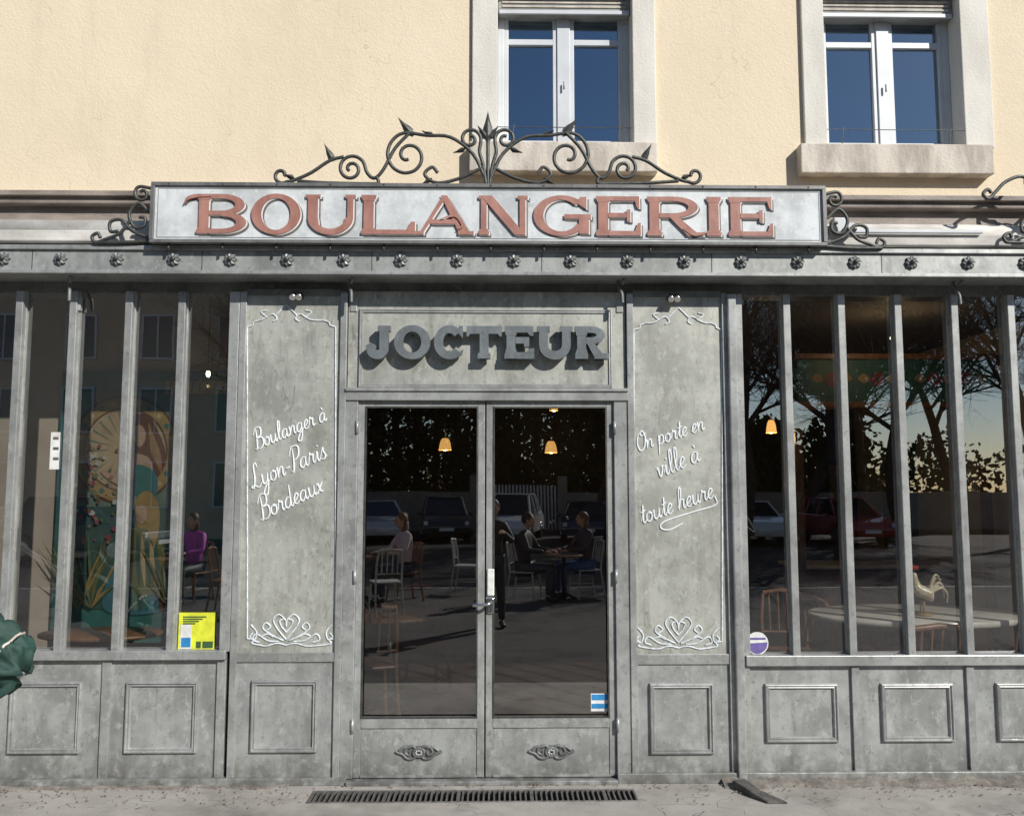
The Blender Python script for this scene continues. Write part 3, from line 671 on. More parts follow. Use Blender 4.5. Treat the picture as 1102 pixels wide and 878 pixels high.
def ringpx(nm,cx,cv,r,t,y,m,par,a0=0,a1=360):
    vs=[];fs=[];n=48
    for i in range(n+1):
        a=R(a0+(a1-a0)*i/n)
        for q in(r,r-t):vs.append(pz(cx+q*math.cos(a),cv-q*math.sin(a),y))
    for i in range(n):fs.append((2*i,2*i+1,2*i+3,2*i+2))
    return meshobj(nm,vs,fs,m,par)
ringpx('halo_field',135,484,44,43.9,ym-.0035,M_CRM,MU)
ringpx('halo_outer',135,484,59,2.5,ym-.005,M_AUB,MU);ringpx('halo_mid',135,484,56.5,11,ym-.005,M_GLD2,MU);ringpx('halo_inner',135,484,45.5,2,ym-.005,M_AUB,MU)
for k in range(24):
    a=k/24*6.283;poly('halo_dot',[(135+51*math.cos(a)+3*math.cos(b),484+51*math.sin(a)+3*math.sin(b)) for b in(0,1.57,3.14,4.71)],ym-.006,M_GLB if k%2 else M_TEAL,MU)
for k in range(22):
    a=k/22*6.28;poly('halo_branch',[(135+16*math.cos(a),484-16*math.sin(a)),(135+41*math.cos(a+.05),484-41*math.sin(a+.05)),(135+41*math.cos(a),484-41*math.sin(a))],ym-.006,M_SAGE,MU,False)
for uu in(79,191):
    poly('side_border',[(uu,426),(uu+3,426),(uu+3,651),(uu,651)],ym-.0065,M_GLD2,MU,False)
poly('dress',[(138,492),(158,490),(170,520),(164,560),(182,620),(178,656),(112,656),(124,600),(138,555),(134,520)],ym-.008,M_SKY,MU)
for k,(a,b) in enumerate(((150,142),(158,154),(144,126),(163,170),(153,148),(147,134))):
    poly('dress_fold',[(a,505+k*6),(a+2,540),(b+2,600),(b+6,650),(b+1,652),(b-1,600),(a-1,545)],ym-.010-.0004*k,(M_SAGE,M_TEAL,M_GLB,M_AUB,M_DSG,M_SAGE)[k],MU)
poly('torso',[(140,485),(160,485),(164,510),(156,528),(140,526),(134,508)],ym-.0125,M_SKN,MU)
poly('bodice',[(137,505),(150,500),(165,508),(160,532),(140,530)],ym-.0130,M_TEAL,MU)
poly('hair',[(136,462),(146,446),(160,448),(170,464),(178,488),(170,512),(160,492),(138,484)],ym-.0135,M_AUB,MU)
for k in range(6): poly('hair_strand',[(160+k*2,455+k*5),(164+k*2,470+k*5),(163+k*2,490+k*4),(161+k*2,472+k*5)],ym-.0138-.0002*k,M_SLM if k%2 else M_GLD2,MU)
poly('face',[(143,463),(150,457),(156,463),(156,474),(150,481),(144,474)],ym-.0155,M_SKN,MU)
poly('arm',[(142,497),(130,512),(112,505),(110,510),(130,522),(146,510)],ym-.0150,M_SKN,MU)
poly('second_hair',[(146,540),(156,528),(168,536),(172,560),(166,590),(158,570),(148,566)],ym-.0155,M_GLD2,MU)
poly('second_face',[(147,548),(153,543),(158,549),(157,559),(151,563)],ym-.017,M_SKN,MU)
poly('second_robe',[(142,568),(160,566),(176,590),(178,630),(150,640),(136,610)],ym-.0145,M_OLV,MU)
for k in range(5): poly('robe_fold',[(148+k*5,572+k*3),(151+k*5,600),(150+k*6,632),(146+k*5,602)],ym-.0149-.0002*k,M_GLB if k%2 else M_DSG,MU)
for k in range(60):
    u=random.uniform(80,132);v=random.uniform(478,585);r=random.uniform(1.2,3.4)
    poly('flower',[(u+r*random.uniform(.6,1.3)*math.cos(b),v+r*random.uniform(.7,1.2)*math.sin(b)) for b in(0,1.2,2.5,3.8,5)],ym-.018-.0002*k,random.choice([M_ROSE,M_SLM,M_ROSE,M_OLV,M_MWH]),MU)
for k in range(54):
    b0=random.choice([(98,655),(182,655),(84,655)]);a=random.uniform(45,135);L=random.uniform(30,95)
    dx=math.cos(R(a));dy=-math.sin(R(a))
    poly('palm_leaf',[(b0[0],b0[1]),(b0[0]+dx*L*.5-1.4*dy,b0[1]+dy*L*.5+1.4*dx),(b0[0]+dx*L,b0[1]+dy*L+6),(b0[0]+dx*L*.5+1.4*dy,b0[1]+dy*L*.5-1.4*dx)],ym-.032-.0002*k,random.choice([M_OLV,M_GLD2,M_SAGE,M_OLV]),MU,False)
spx('name_cartouche',178,244,410,424,ym-.006,M_CRM,MU)
for k,u in enumerate(range(182,240,8)):
    spx('cartouche_mark',u,u+1.5,412,422,ym-.009,M_TEAL,MU);spx('cartouche_mark_b',u+1.5,u+4.5,(412,416,420)[k%3],(414,418,422)[k%3],ym-.009,M_TEAL,MU)
M_SHADE=emis('lit_lamp_shade',(1.0,.50,.14),1.6);M_BULB=emis('bulb_glow',(1.0,.75,.4),14)
def pendant(u,v,y,w=.06,h=.11,pt=3):
    x,z=W(u,v,y);e=empty('pendant_lamp')
    lathe('shade',[(w*.45,h/2),(w*.7,h*.3),(w*.85,0),(w,-h/2)],(x,y,z),M_SHADE,e);ball('bulb',(x,y,z-h*.3),(.025,.025,.03),M_BULB,e,10)
    cyl('cord',(x,y,z+h/2),(x,y,3.25),.004,.004,M_BLK,e,6)
    l=bpy.data.lights.new('pendant_light','POINT');l.energy=pt;l.color=(1,.65,.32);l.shadow_soft_size=.04
    o=link(bpy.data.objects.new('light',l),e);o.location=(x,y,z-h/2-.05)
pendant(479,478,2.6);pendant(593,481,2.7);pendant(830,459,2.6,.05,.12);pendant(596,438,4.6,.05,.09,2)
e=empty('glass_globe_lamp');x,z=W(224,404,.5)
M_CLR=glass('clear_globe',0.05);ball('globe',(x,.5,z-.04),(.09,.09,.09),M_CLR,e,24);ball('bulb',(x,.5,z+.01),(.015,.015,.022),M_BULB,e,12);cyl('cord',(x,.5,z+.05),(x,.5,3.25),.004,.004,M_BLK,e,6)
def table(name,x,y,z,r,mt,rx=None,th=.03):
    e=empty(name);rx=rx or r
    o=lathe('top',[(0.001,-th),(r-.02,-th),(r,-th+.008),(r,-.004),(r-.006,0),(.001,0)],(0,0,0),mt,e,40);o.scale=(rx/r,1,1);o.location=(x,y,z)
    cyl('column',(x,y,.02),(x,y,z-th),.03,.03,M_BLK,e,12)
    for k in range(4):
        a=R(45+90*k);curve('foot_%d'%k,[[(x,y,.14),(x+.12*math.cos(a),y+.12*math.sin(a),.09),(x+.3*math.cos(a),y+.3*math.sin(a),.015)]],.018,M_BLK,e)
    return e
def chair(x,y,rot,m,name='bistro_chair',zb=0,slats=4):
    e=empty(name,(x,y,zb),rot)
    box('seat',-.2,.2,-.2,.2,.44,.465,m,e,.01)
    for sx in(-1,1):
        curve('leg_f',[[(sx*.17,.17,.45),(sx*.2,.21,0)]],.015,m,e);curve('leg_b',[[(sx*.2,-.26,0),(sx*.18,-.19,.45),(sx*.18,-.22,.7),(sx*.16,-.26,.9)]],.015,m,e)
        curve('rung',[[(sx*.185,.19,.2),(sx*.19,-.23,.2)]],.008,m,e)
    curve('top_rail',[[(-.16,-.26,.9),(0,-.285,.92),(.16,-.26,.9)]],.02,m,e)
    curve('mid_rail',[[(-.175,-.215,.58),(0,-.235,.58),(.175,-.215,.58)]],.01,m,e)
    for k in range(slats):
        t=-.11+.22*k/(slats-1);curve('slat_%d'%k,[[(t,-.225,.58),(t,-.275,.91)]],.009,m,e)
    return e
tx,tz=W(985,659,.75)
table('marble_table',tx,.75,tz,.46,M_MARB,.76,.045)
chair(tx-.22,.36,R(8),M_WOOD,'wooden_chair',0.0);chair(tx+.3,1.75,R(185),M_WOOD,'wooden_chair');chair(tx-.6,1.7,R(170),M_WOOD,'wooden_chair');chair(tx+.6,.40,R(-12),M_WOOD,'wooden_chair')
chair(X(850,1.1),1.3,R(100),M_WOOD,'wooden_chair')
table('wooden_table',X(420,1.6),1.7,.76,.3,M_WOOD,.4);chair(X(400,1.4),1.3,R(20),M_WOOD,'wooden_chair');chair(X(455,2),2.1,R(200),M_WOOD,'wooden_chair')
table('wooden_table',X(120,.45),.4,Z(678,.42),.24,M_WOOD,.4)
RO=empty('rooster_figurine');M_RW=mat('rooster_porcelain',(0.62,0.55,0.42),(0.40,0.28,0.13),14,0.3);M_RR=colr('rooster_red',(.5,.05,.03),.3)
yr=.62;rx_=X(992,yr,630);rz=tz
def rp(a,b,c=0):return(rx_+a,yr+c,rz+b)
skin('body',[rp(0,.13),rp(.05,.14),rp(.075,.2),rp(.06,.16),rp(-.045,.2),rp(-.055,.26),rp(-.05,.3)],[(0,1),(1,2),(0,4),(4,5),(5,6),(1,3)],[.055,.045,.02,.02,.038,.024,.022],M_RW,RO)
for k in range(7):
    curve('tail_feather_%d'%k,[[rp(p.x,p.y,(k%3-1)*.012) for p in cr([(.05,.16,0),(.07+.01*k,.25-.01*k,0),(.10+.012*k,.28-.022*k,0),(.13+.006*k,.24-.025*k,0)])]],.012,M_RW,RO,radii=lambda t:1.1-.8*t)
for k in range(4):ball('comb_%d'%k,rp(-.065+.013*k,.325+.004*(k%2)),(.009,.006,.016),M_RR,RO,8)
ball('wattle',rp(-.072,.275),(.009,.006,.018),M_RR,RO,8);cyl('beak',rp(-.07,.3),rp(-.098,.294),.009,.001,M_GLD2,RO,8)
for s in(-1,1):cyl('leg',rp(.0,.1,s*.02),rp(-.005,.012,s*.022),.009,.006,M_GLD2,RO,8);ball('eye',rp(-.062,.305,s*.02),(.004,.003,.004),M_BLK,RO,6)
lathe('base',[(.001,.0),(.06,.0),(.055,.016),(.001,.02)],rp(0,0),M_GLD2,RO)
yb=2.2
DB=empty('painted_counter_canopy')
box('beam',X(858,yb,400),X(1068,yb,400),yb,yb+.2,Z(432,yb),Z(386,yb),M_TEAL,DB,.004)
box('beam_lower',X(858,yb,400)-.03,X(1068,yb,400)+.03,yb-.03,yb+.22,Z(438,yb),Z(432,yb),M_WOOD,DB,.004);box('beam_upper',X(858,yb,400)-.03,X(1068,yb,400)+.03,yb-.04,yb+.22,Z(386,yb),Z(380,yb),M_WOOD,DB,.004)
for u in(895,945,1006,1040):
    for k in range(6):
        a=k*1.047;poly('painted_flower',[(u+5*math.cos(a)+3.4*math.cos(b),408+5*math.sin(a)+3.4*math.sin(b)) for b in(0,1.57,3.14,4.71)],yb-.004-.0003*k,M_ROSE,DB)
    for s in(-1,1):poly('painted_leaf',[(u+s*9,408),(u+s*15,402),(u+s*22,407),(u+s*15,412)],yb-.003,M_CRM,DB)
for u in(862,1064):box('post',X(u-4,yb),X(u+4,yb),yb+.02,yb+.1,.005,Z(438,yb),M_WOOD,DB)
l=bpy.data.lights.new('canopy_light','POINT');l.energy=4;l.color=(1,.7,.4);l.shadow_soft_size=.04
o=link(bpy.data.objects.new('canopy_light',l),DB);o.location=(X(965,1.6),1.55,2.95)
ball('canopy_bulb',(X(965,1.6),1.55,3.03),(.03,.03,.03),M_BULB,DB,10);cyl('canopy_cord',(X(965,1.6),1.55,3.05),(X(965,1.6),1.55,3.25),.005,.005,M_BLK,DB,6)
CO=empty('bread_display_counter')
yq=3.0;box('body',X(860,yq),X(1062,yq),yq,yq+.6,.005,1.0,M_WOOD,CO,.01);box('top',X(856,yq),X(1066,yq),yq-.03,yq+.62,1.0,1.035,M_MARB,CO,.006)
for s in(0,1,2):
    zz=1.35+.36*s;box('shelf_%d'%s,X(960,4.9),X(1160,4.9),4.8,5.2,zz,zz+.03,M_WOOD,CO)
M_BRD=mat('bread_crust',(0.42,0.19,0.06),(0.26,0.10,0.03),20,0.6,0,.3)
for s in range(3):
    for k in range(9):
        ball('loaf',(X(960,4.9)+.15+.2*k+random.uniform(-.02,.02),4.92,1.35+.36*s+.085),(.085,.14,.055),M_BRD,CO,12)
l=bpy.data.lights.new('display_light','POINT');l.energy=14;l.color=(1,.55,.22);l.shadow_soft_size=.05
o=link(bpy.data.objects.new('display_light',l),CO);o.location=(X(1060,4.5),4.4,2.1)
for u,v in((1000,465),(905,520)):
    e=empty('framed_picture');x,z=W(u,v,3.9 if u==1000 else 5.45);yy=3.9 if u==1000 else 5.45
    if u==1000: box('panel_wall',x-.5,x+.5,yy+.03,yy+.1,.005,3.25,M_IW,e,0)
    box('frame',x-.2,x+.2,yy,yy+.028,z-.28,z+.28,M_BLK,e);box('picture',x-.15,x+.15,yy-.003,yy,z-.23,z+.23,M_CRM,e,0);ball('motif',(x,yy-.004,z),(.09,.003,.13),M_OLV,e,14)
# ------------------------------------------------------------ GROUND
def asph(name,c1,c2,s=3,bm_=.4):
    m,nt,b=newmat(name)
    c=mixc(nt,ramp(nt,noise(nt,s,(1,1,1),4,.7),.35,.65),c1,c2)
    c=mixc(nt,ramp(nt,noise(nt,160,(1,1,1),2,.7,3),.35,.7,0,.55),c,tuple(x*1.5 for x in c1))
    c=mixc(nt,ramp(nt,noise(nt,1.3,(1,1,1),4,.7,8),.5,.7,0,.7),c,tuple(x*.55 for x in c2))
    c=mixc(nt,math2(nt,'MULTIPLY',cracks(nt,2.2,(1,1,1),.006,33),.8),c,tuple(x*.25 for x in c2))
    nt.links.new(c,b.inputs['Base Color']);b.inputs['Roughness'].default_value=.9;b.inputs['Specular IOR Level'].default_value=.2
    bump(nt,b,noise(nt,120,(1,1,1),3,.8),bm_,.01);return m
M_ASP=asph('asphalt',(.055,.053,.05),(.04,.039,.038))
M_PAV=asph('pavement_worn',(.36,.34,.31),(.26,.24,.215))
M_KERB=mat('kerb_stone',(.3,.29,.27),None,8,.8,0,.3)
meshobj('ground',[(-300,-300,-.13),(300,-300,-.13),(300,300,-.13),(-300,300,-.13)],[(0,1,2,3)],M_ASP)
PV=empty('pavement')
gx0,gy0=G(338,849);gx1,gy1=G(688,862);gy0=G(510,850)[1];gy1=G(510,863)[1]
M_TER=asph('terrace_asphalt',(.11,.105,.10),(.08,.075,.07))
YT2=-2.6
box('slab_terrace',-30,30,-10,YT2,-.12,-.001,M_TER,PV,0)
box('slab_front',-30,30,YT2,gy1,-.12,0,M_PAV,PV,0);box('slab_left',-30,gx0,gy1,.1,-.12,0,M_PAV,PV,0);box('slab_right',gx1,30,gy1,.1,-.12,0,M_PAV,PV,0);box('slab_back',gx0,gx1,gy0,.1,-.12,0,M_PAV,PV,0)
box('kerb',-30,30,-10.16,-10.001,-.13,.004,M_KERB,PV,.01)
DG=empty('drain_grate');M_GI=mat('galvanised_grate',(.22,.21,.20),(.11,.10,.09),30,.5,.5)
box('channel',gx0,gx1,gy1,gy0,-.115,-.1,M_DARK,DG,0)
box('rail_front',gx0,gx1,gy1,gy1+.012,-.06,.005,M_GI,DG);box('rail_back',gx0,gx1,gy0-.012,gy0,-.06,.005,M_GI,DG)
n=62
for i in range(n+1):
    x=gx0+(gx1-gx0-.012)*i/n;w_=.010 if i%14 else .02
    box('bar',x,x+w_,gy1+.014,gy0-.014,-.03,.002,M_GI,DG,0)
M_MOR=mat('mortar',(.26,.235,.205),(.13,.115,.10),12,.95,0,.8,bscale=40)
def skirt(x0,n,h0,dp0,nm):
    vs=[];fs=[]
    for i in range(n):
        x=x0+i*.06
        h=h0+h0*.4*math.sin(i*1.3)+random.uniform(-.004,.004);dp=dp0+.3*dp0*math.sin(i*.7)+random.uniform(-.012,.012)
        vs+=[(x,-.034,.0),(x,-.034,h),(x,-.034-dp*.6,h*.5),(x,-.034-dp,-.002)]
    for i in range(n-1):
        for k in range(3):fs.append((4*i+k,4*i+k+1,4*i+5+k,4*i+4+k))
    meshobj(nm,vs,fs,M_MOR,PV)
skirt(gx1+.55,70,.03,.10,'mortar_skirt_right');skirt(gx0-4.3,70,.008,.05,'mortar_skirt_left')
bk=empty('broken_kerb_stone')
cx_,cy_=G(820,858)
vs=[(cx_-.13,cy_+.16,.05),(cx_-.05,cy_+.17,.055),(cx_+.0,cy_+.02,.04),(cx_+.12,cy_-.1,.012),(cx_+.0,cy_-.1,.015),(cx_-.07,cy_+.0,.04)]
vs+=[(a,b,-.01) for a,b,c in vs];f=[(0,1,2,5),(5,2,3,4)]+[(i,(i+1)%6,6+(i+1)%6,6+i) for i in range(6)]
bevel(meshobj('stone',vs,f,mat('weathered_kerb',(.12,.11,.10),(.06,.055,.05),20,.9,0,.6),bk),.008)
vs=[];fs=[]
for k in range(620):
    x=random.uniform(-3.6,3.9);y=-.05-abs(random.gauss(0,.15));s=random.uniform(.003,.010);a=random.uniform(0,3)
    if gx0-.05<x<gx1+.05 and y<gy0+.02: continue
    b=len(vs);vs+=[(x+s*math.cos(a+q),y+s*math.sin(a+q)*.7,.003+random.uniform(0,.006)) for q in(0,1.6,3.1,4.7)]+[(x,y,.014)]
    fs+=[(b,b+1,b+4),(b+1,b+2,b+4),(b+2,b+3,b+4),(b+3,b,b+4)]
meshobj('pavement_grit',vs,fs,mat('dry_leaf_litter',(.12,.08,.05),(.25,.2,.15),50,.9))
FPs=empty('folded_parasol');M_UMB=mat('dark_green_canvas',(.008,.035,.028),(.02,.06,.048),12,.7,0,.3)
yp=-.75;a0=Vector(pz(-80,660,yp));a1=Vector(pz(22,726,yp))
d=(a1-a0);vs=[];fs=[];n=48;K=22
rn=random.Random(2);jit=[rn.uniform(-1,1) for _ in range(n)]
for k in range(K+1):
    t=k/K;c=a0+d*t;r=.2*(1-.35*t);r=r if k<K else r*.5
    for i in range(n):
        an=2*math.pi*i/n;rr=r*(1+.20*math.sin(an*6+3*math.sin(t*4))+.10*math.sin(an*13+t*9)+.05*jit[i]+.08*math.sin(t*22+an*3))
        nn=Vector((-d.z,0,d.x)).normalized();vs.append(c+nn*rr*math.cos(an)+Vector((0,1,0))*rr*math.sin(an)*.8+d.normalized()*(.03*math.sin(an*5+1)*t))
for k in range(K):
    for i in range(n):
        j=(i+1)%n;fs.append((k*n+i,k*n+j,(k+1)*n+j,(k+1)*n+i))
fs.append(tuple(range(K*n,K*n+n)))
meshobj('canopy',vs,fs,M_UMB,FPs,True)
nn=Vector((-d.z,0,d.x)).normalized();c=a0+d*.8
curve('strap',[[c+(nn*math.cos(t/24*6.283)+Vector((0,.8,0))*math.sin(t/24*6.283))*(.17+.012*math.sin(t*2.2)) for t in range(25)]],.007,M_SILL,FPs)
cyl('pole',a0-d*1.0,a1+d*.02,.02,.02,M_ZM,FPs,12)
cyl('pole_stand',(a0.x-.62,yp,0),(a0.x-.62,yp,1.6),.025,.025,M_BLK,FPs,12);lathe('stand_foot',[(.001,0),(.28,0),(.26,.06),(.04,.09),(.001,.09)],(a0.x-.62,yp,0),M_BLK,FPs)
# ------------------------------------------------------------ STREET BEHIND THE CAMERA (seen reflected)
M_SKIN=mat('skin',(.5,.3,.21),(.45,.26,.18),6,.5)
def person(name,loc,rot,seated,top,trou,hair,long=False,h=1.0):
    e=empty(name,loc,rot);e.scale=(h,h,h)
    mt=mat(name+'_top',top);mb=mat(name+'_trousers',trou);mh=mat(name+'_hair',hair);
    if seated:
        pz_=.53;knee=[(s*.13,.45,.52) for s in(-1,1)];ank=[(s*.13,.42,.09) for s in(-1,1)];toe=[(s*.14,.58,.04) for s in(-1,1)]
        ch=(0,.0,.95);nk=(0,.03,1.12);el=[(s*.25,.13,.80) for s in(-1,1)];wr=[(s*.14,.36,.78) for s in(-1,1)];hd=(0,.06,1.27)
    else:
        pz_=.93;knee=[(s*.11,.03,.5) for s in(-1,1)];ank=[(s*.12,-.01,.09) for s in(-1,1)];toe=[(s*.14,.14,.035) for s in(-1,1)]
        ch=(0,0,1.3);nk=(0,.01,1.48);el=[(s*.27,.06,1.16) for s in(-1,1)];wr=[(s*.12,.28,1.32) for s in(-1,1)];hd=(0,.03,1.62)
    pel=(0,0,pz_)
    V=[pel,(-.09,.0,pz_-.02),(.09,0,pz_-.02),knee[0],knee[1],ank[0],ank[1]]
    skin('trousers',V,[(0,1),(0,2),(1,3),(2,4),(3,5),(4,6)],[.13,.10,.10,.068,.068,.05,.05],mb,e)
    V=[pel,(0,0,(pz_+ch[2])/2),ch,nk]+[(s*.16,ch[1],ch[2]+.08) for s in(-1,1)]+el+wr
    skin('torso',V,[(0,1),(1,2),(2,3),(2,4),(2,5),(4,6),(5,7),(6,8),(7,9)],[(.15,.12),(.13,.11),(.155,.12),.055,.075,.075,.052,.052,.036,.036],mt,e)
    for k in(0,1):
        skin('shoe',[ank[k],(ank[k][0],ank[k][1]-.03,.045),toe[k]],[(0,1),(1,2)],[.05,.045,.038],M_BLK,e,1)
        w=Vector(wr[k]);s=-1 if k==0 else 1
        V=[w,w+Vector((0,.07,-.0))];E=[(0,1)];Rr=[.026,.034]
        for f in range(4):
            b=w+Vector(((f-1.5)*.02,.09,0));L=(.03,.038,.035,.026)[f];i=len(V);V+=[b,b+Vector((0,L,-.008)),b+Vector((0,L*1.5,-.03))];E+=[(1,i),(i,i+1),(i+1,i+2)];Rr+=[.010,.009,.008]
        i=len(V);V+=[w+Vector((-s*.035,.05,-.005)),w+Vector((-s*.05,.085,-.01))];E+=[(0,i),(i,i+1)];Rr+=[.011,.009]
        skin('hand',V,E,Rr,M_SKIN,e,1)
    hx,hy,hz=hd
    skin('neck',[nk,(hx,hy,hz-.06)],[(0,1)],[.055,.05],M_SKIN,e,1)
    ball('head',(hx,hy,hz),(.076,.092,.115),M_SKIN,e);ball('nose',(hx,hy+.094,hz-.01),(.012,.018,.02),M_SKIN,e,8)
    for s in(-1,1):ball('ear',(hx+s*.077,hy,hz),(.012,.02,.028),M_SKIN,e,8);ball('eye',(hx+s*.03,hy+.082,hz+.015),(.011,.008,.008),M_BLK,e,8)
    ball('mouth',(hx,hy+.086,hz-.05),(.024,.008,.007),M_RR,e,8)
    ball('hair',(hx,hy-.022,hz+.03),(.09,.098,.105),mh,e)
    if long:ball('hair_back',(hx,hy-.06,hz-.09),(.085,.05,.15),mh,e)
P1=(-1.48,-8.3);P2=(.45,-8.4);P3=(.95,-8.6);P4=(-4.8,-8.3)
person('seated_woman',(P1[0],P1[1],0),R(60),True,(.65,.5,.52),(.05,.06,.1),(.2,.1,.04),True)
person('seated_man',(P2[0],P2[1],0),R(-70),True,(.03,.03,.04),(.04,.05,.08),(.03,.02,.015))
person('seated_woman',(P3[0]+.5,P3[1]-.1,0),R(70),True,(.06,.05,.06),(.05,.12,.3),(.12,.06,.03),True)
person('seated_woman',(P4[0],P4[1],0),R(20),True,(.45,.04,.4),(.05,.05,.06),(.1,.05,.03),True)
person('photographer',(-.05,-5.72,0),0,False,(.025,.025,.03),(.03,.035,.05),(.04,.03,.02),False,.94)
person('standing_man',(3.15,-6.0,0),R(20),False,(.03,.03,.035),(.04,.04,.05),(.03,.02,.02),False,1.0)
for (x,y) in((P1[0]-.62,P1[1]+.3),(P2[0]+.62,P2[1]+.15),(P4[0]-.2,P4[1]+.75),(-3.3,-7.2),(2.1,-9.2)): table('terrace_table',x,y,.73,.3,M_WOOD)
M_WCH=mat('white_rattan',(.55,.55,.52),(.3,.3,.28),40,.6)
for (x,y,r) in((P1[0],P1[1],60),(P2[0],P2[1],-70),(P3[0]+.5,P3[1]-.1,70),(P4[0],P4[1],20),(-2.6,-7.3,90),(-3.9,-7.2,-90),(-1.6,-7.0,160),(2.8,-9.2,90),(-.5,-9.4,-80),(-4.4,-9.3,30)):chair(x,y,R(r),M_WCH if random.random()<.6 else M_WOOD,'terrace_chair')
def car(x,y,rot,col,h=1.45):
    e=empty('parked_car',(x,y,-.13),rot);m_,nt,b=newmat('car_paint');b.inputs['Base Color'].default_value=(*col,1);b.inputs['Roughness'].default_value=.2;b.inputs['Coat Weight'].default_value=.8
    mg,nt,b2=newmat('car_glass');b2.inputs['Base Color'].default_value=(.02,.025,.03,1);b2.inputs['Roughness'].default_value=.05
    def arch(cx):return[(cx+.36*math.cos(R(a)),.3+.36*math.sin(R(a))) for a in range(180,-1,-20)]
    prof=[(-2.1,.3)]+arch(-1.3)+arch(1.3)+[(2.1,.3),(2.16,.55),(2.05,.78),(1.3,.93),(.9,.97),(-1.7,.99),(-2.1,.9),(-2.16,.6)]
    n=len(prof);vs=[(a,s*.87,c) for s in(-1,1) for a,c in prof];fs=[tuple(range(n)),tuple(range(2*n-1,n-1,-1))]+[(i,(i+1)%n,n+(i+1)%n,n+i) for i in range(n)]
    bevel(meshobj('body',vs,fs,m_,e),.05,3)
    bt=[(1.15,.78,.95),(1.15,-.78,.95),(-1.85,-.78,.96),(-1.85,.78,.96)];tp=[(.35,.6,h-.03),(.35,-.6,h-.03),(-1.35,-.6,h-.02),(-1.35,.6,h-.02)]
    bevel(meshobj('cabin_glass',bt+tp,[(0,1,2,3),(4,5,6,7),(0,4,5,1),(1,5,6,2),(2,6,7,3),(3,7,4,0)],mg,e),.04)
    box('roof',-1.4,.4,-.62,.62,h-.05,h,m_,e,.03)
    for s in(-1,1):
        for a,b_ in((bt[0],tp[0]),(bt[3],tp[3])):curve('pillar',[[(a[0],s*a[1],a[2]),(b_[0],s*b_[1],b_[2])]],.045,m_,e)
        curve('pillar_mid',[[(-.25,s*.79,.95),(-.3,s*.61,h-.03)]],.035,m_,e);curve('pillar_rear',[[(-1.15,s*.79,.95),(-1.1,s*.61,h-.03)]],.03,m_,e)
        ball('mirror',(.85,s*.95,.98),(.07,.1,.06),m_,e,10)
        for cx in(-1.3,1.3):
            cyl('tyre',(cx,s*.66,.32),(cx,s*.88,.32),.32,.32,M_BLK,e,24);cyl('hub',(cx,s*.87,.32),(cx,s*.895,.32),.2,.19,M_CH,e,10)
        box('headlamp',2.0,2.13,s*.8-.14*(s>0),s*.8+.14*(s<0),.62,.75,M_PAP,e,.02);box('tail_lamp',-2.15,-2.05,s*.84-.12*(s>0),s*.84+.12*(s<0),.65,.85,M_RR,e,.02)
    box('plate_front',2.15,2.18,-.26,.26,.42,.53,M_PAP,e);box('plate_rear',-2.19,-2.16,-.26,.26,.5,.61,M_PAP,e)
cols=[(.65,.66,.68),(.03,.035,.04),(.8,.8,.8),(.05,.06,.09),(.4,.41,.43),(.02,.02,.025),(.7,.7,.7),(.3,.02,.02),(.04,.05,.06)]
for i,(x,y,r) in enumerate(((-4.4,-26,75),(-2.0,-27,84),(.6,-26.5,100),(3.2,-25.5,95),(5.8,-25,88),(-7.6,-24,60),(8.8,-24.5,92),(12,-24.3,86),(-11,-18,10))):car(x,y,R(r),cols[i],1.45+.12*(i%3))
FPV=empty('far_pavement');box('slab',-60,60,-60,-31,-.129,-.01,M_TER,FPV,0)
M_WALL=mat('rendered_wall',(.32,.29,.25),(.25,.22,.19),2,.9)
GW=empty('garden_wall');box('wall_a',-8,-1.2,-31.6,-31.3,-.1,1.6,M_WALL,GW);box('wall_b',3.0,30,-31.6,-31.3,-.1,1.6,M_WALL,GW)
GT=empty('white_gate')
for x in(-1.0,2.8):box('pier',x-.2,x+.2,-31.7,-31.25,-.1,2.3,M_WALL,GT)
for k in range(22):box('bar_%d'%k,-.7+k*.15,-.62+k*.15,-31.45,-31.42,.0,1.9,M_PVC,GT,0)
OB=empty('apartment_building');M_OW=mat('beige_render',(.62,.47,.34),(.54,.41,.29),1.2,.9)
box('walls',-30,-9.2,-44,-27,-.13,12,M_OW,OB,0)
M_OG=mat('opposite_window_glass',(.05,.06,.08),None,5,.1)
for fl in range(4):
    for k in range(7):
        x=-28+k*2.9;z=1.1+fl*2.8
        box('window_%d_%d'%(fl,k),x,x+1.1,-26.99,-26.96,z,z+1.6,M_OG,OB,0)
        for t in((x-.08,x,z-.08,z+1.68),(x+1.1,x+1.18,z-.08,z+1.68),(x,x+1.1,z-.08,z),(x,x+1.1,z+1.6,z+1.68),(x+.52,x+.58,z,z+1.6)):box('window_trim',t[0],t[1],-26.99,-26.93,t[2],t[3],M_PVC,OB,0)
meshobj('roof',[(-30.5,-44.5,12),(-8.7,-44.5,12),(-8.7,-26.5,12),(-30.5,-26.5,12),(-25,-35.5,15),(-14,-35.5,15)],[(0,1,5,4),(1,2,5),(2,3,4,5),(3,0,4),(0,3,2,1)],M_TILE,OB)
M_BARK=mat('bark',(.07,.055,.045),(.04,.032,.027),8,.9,0,.5)
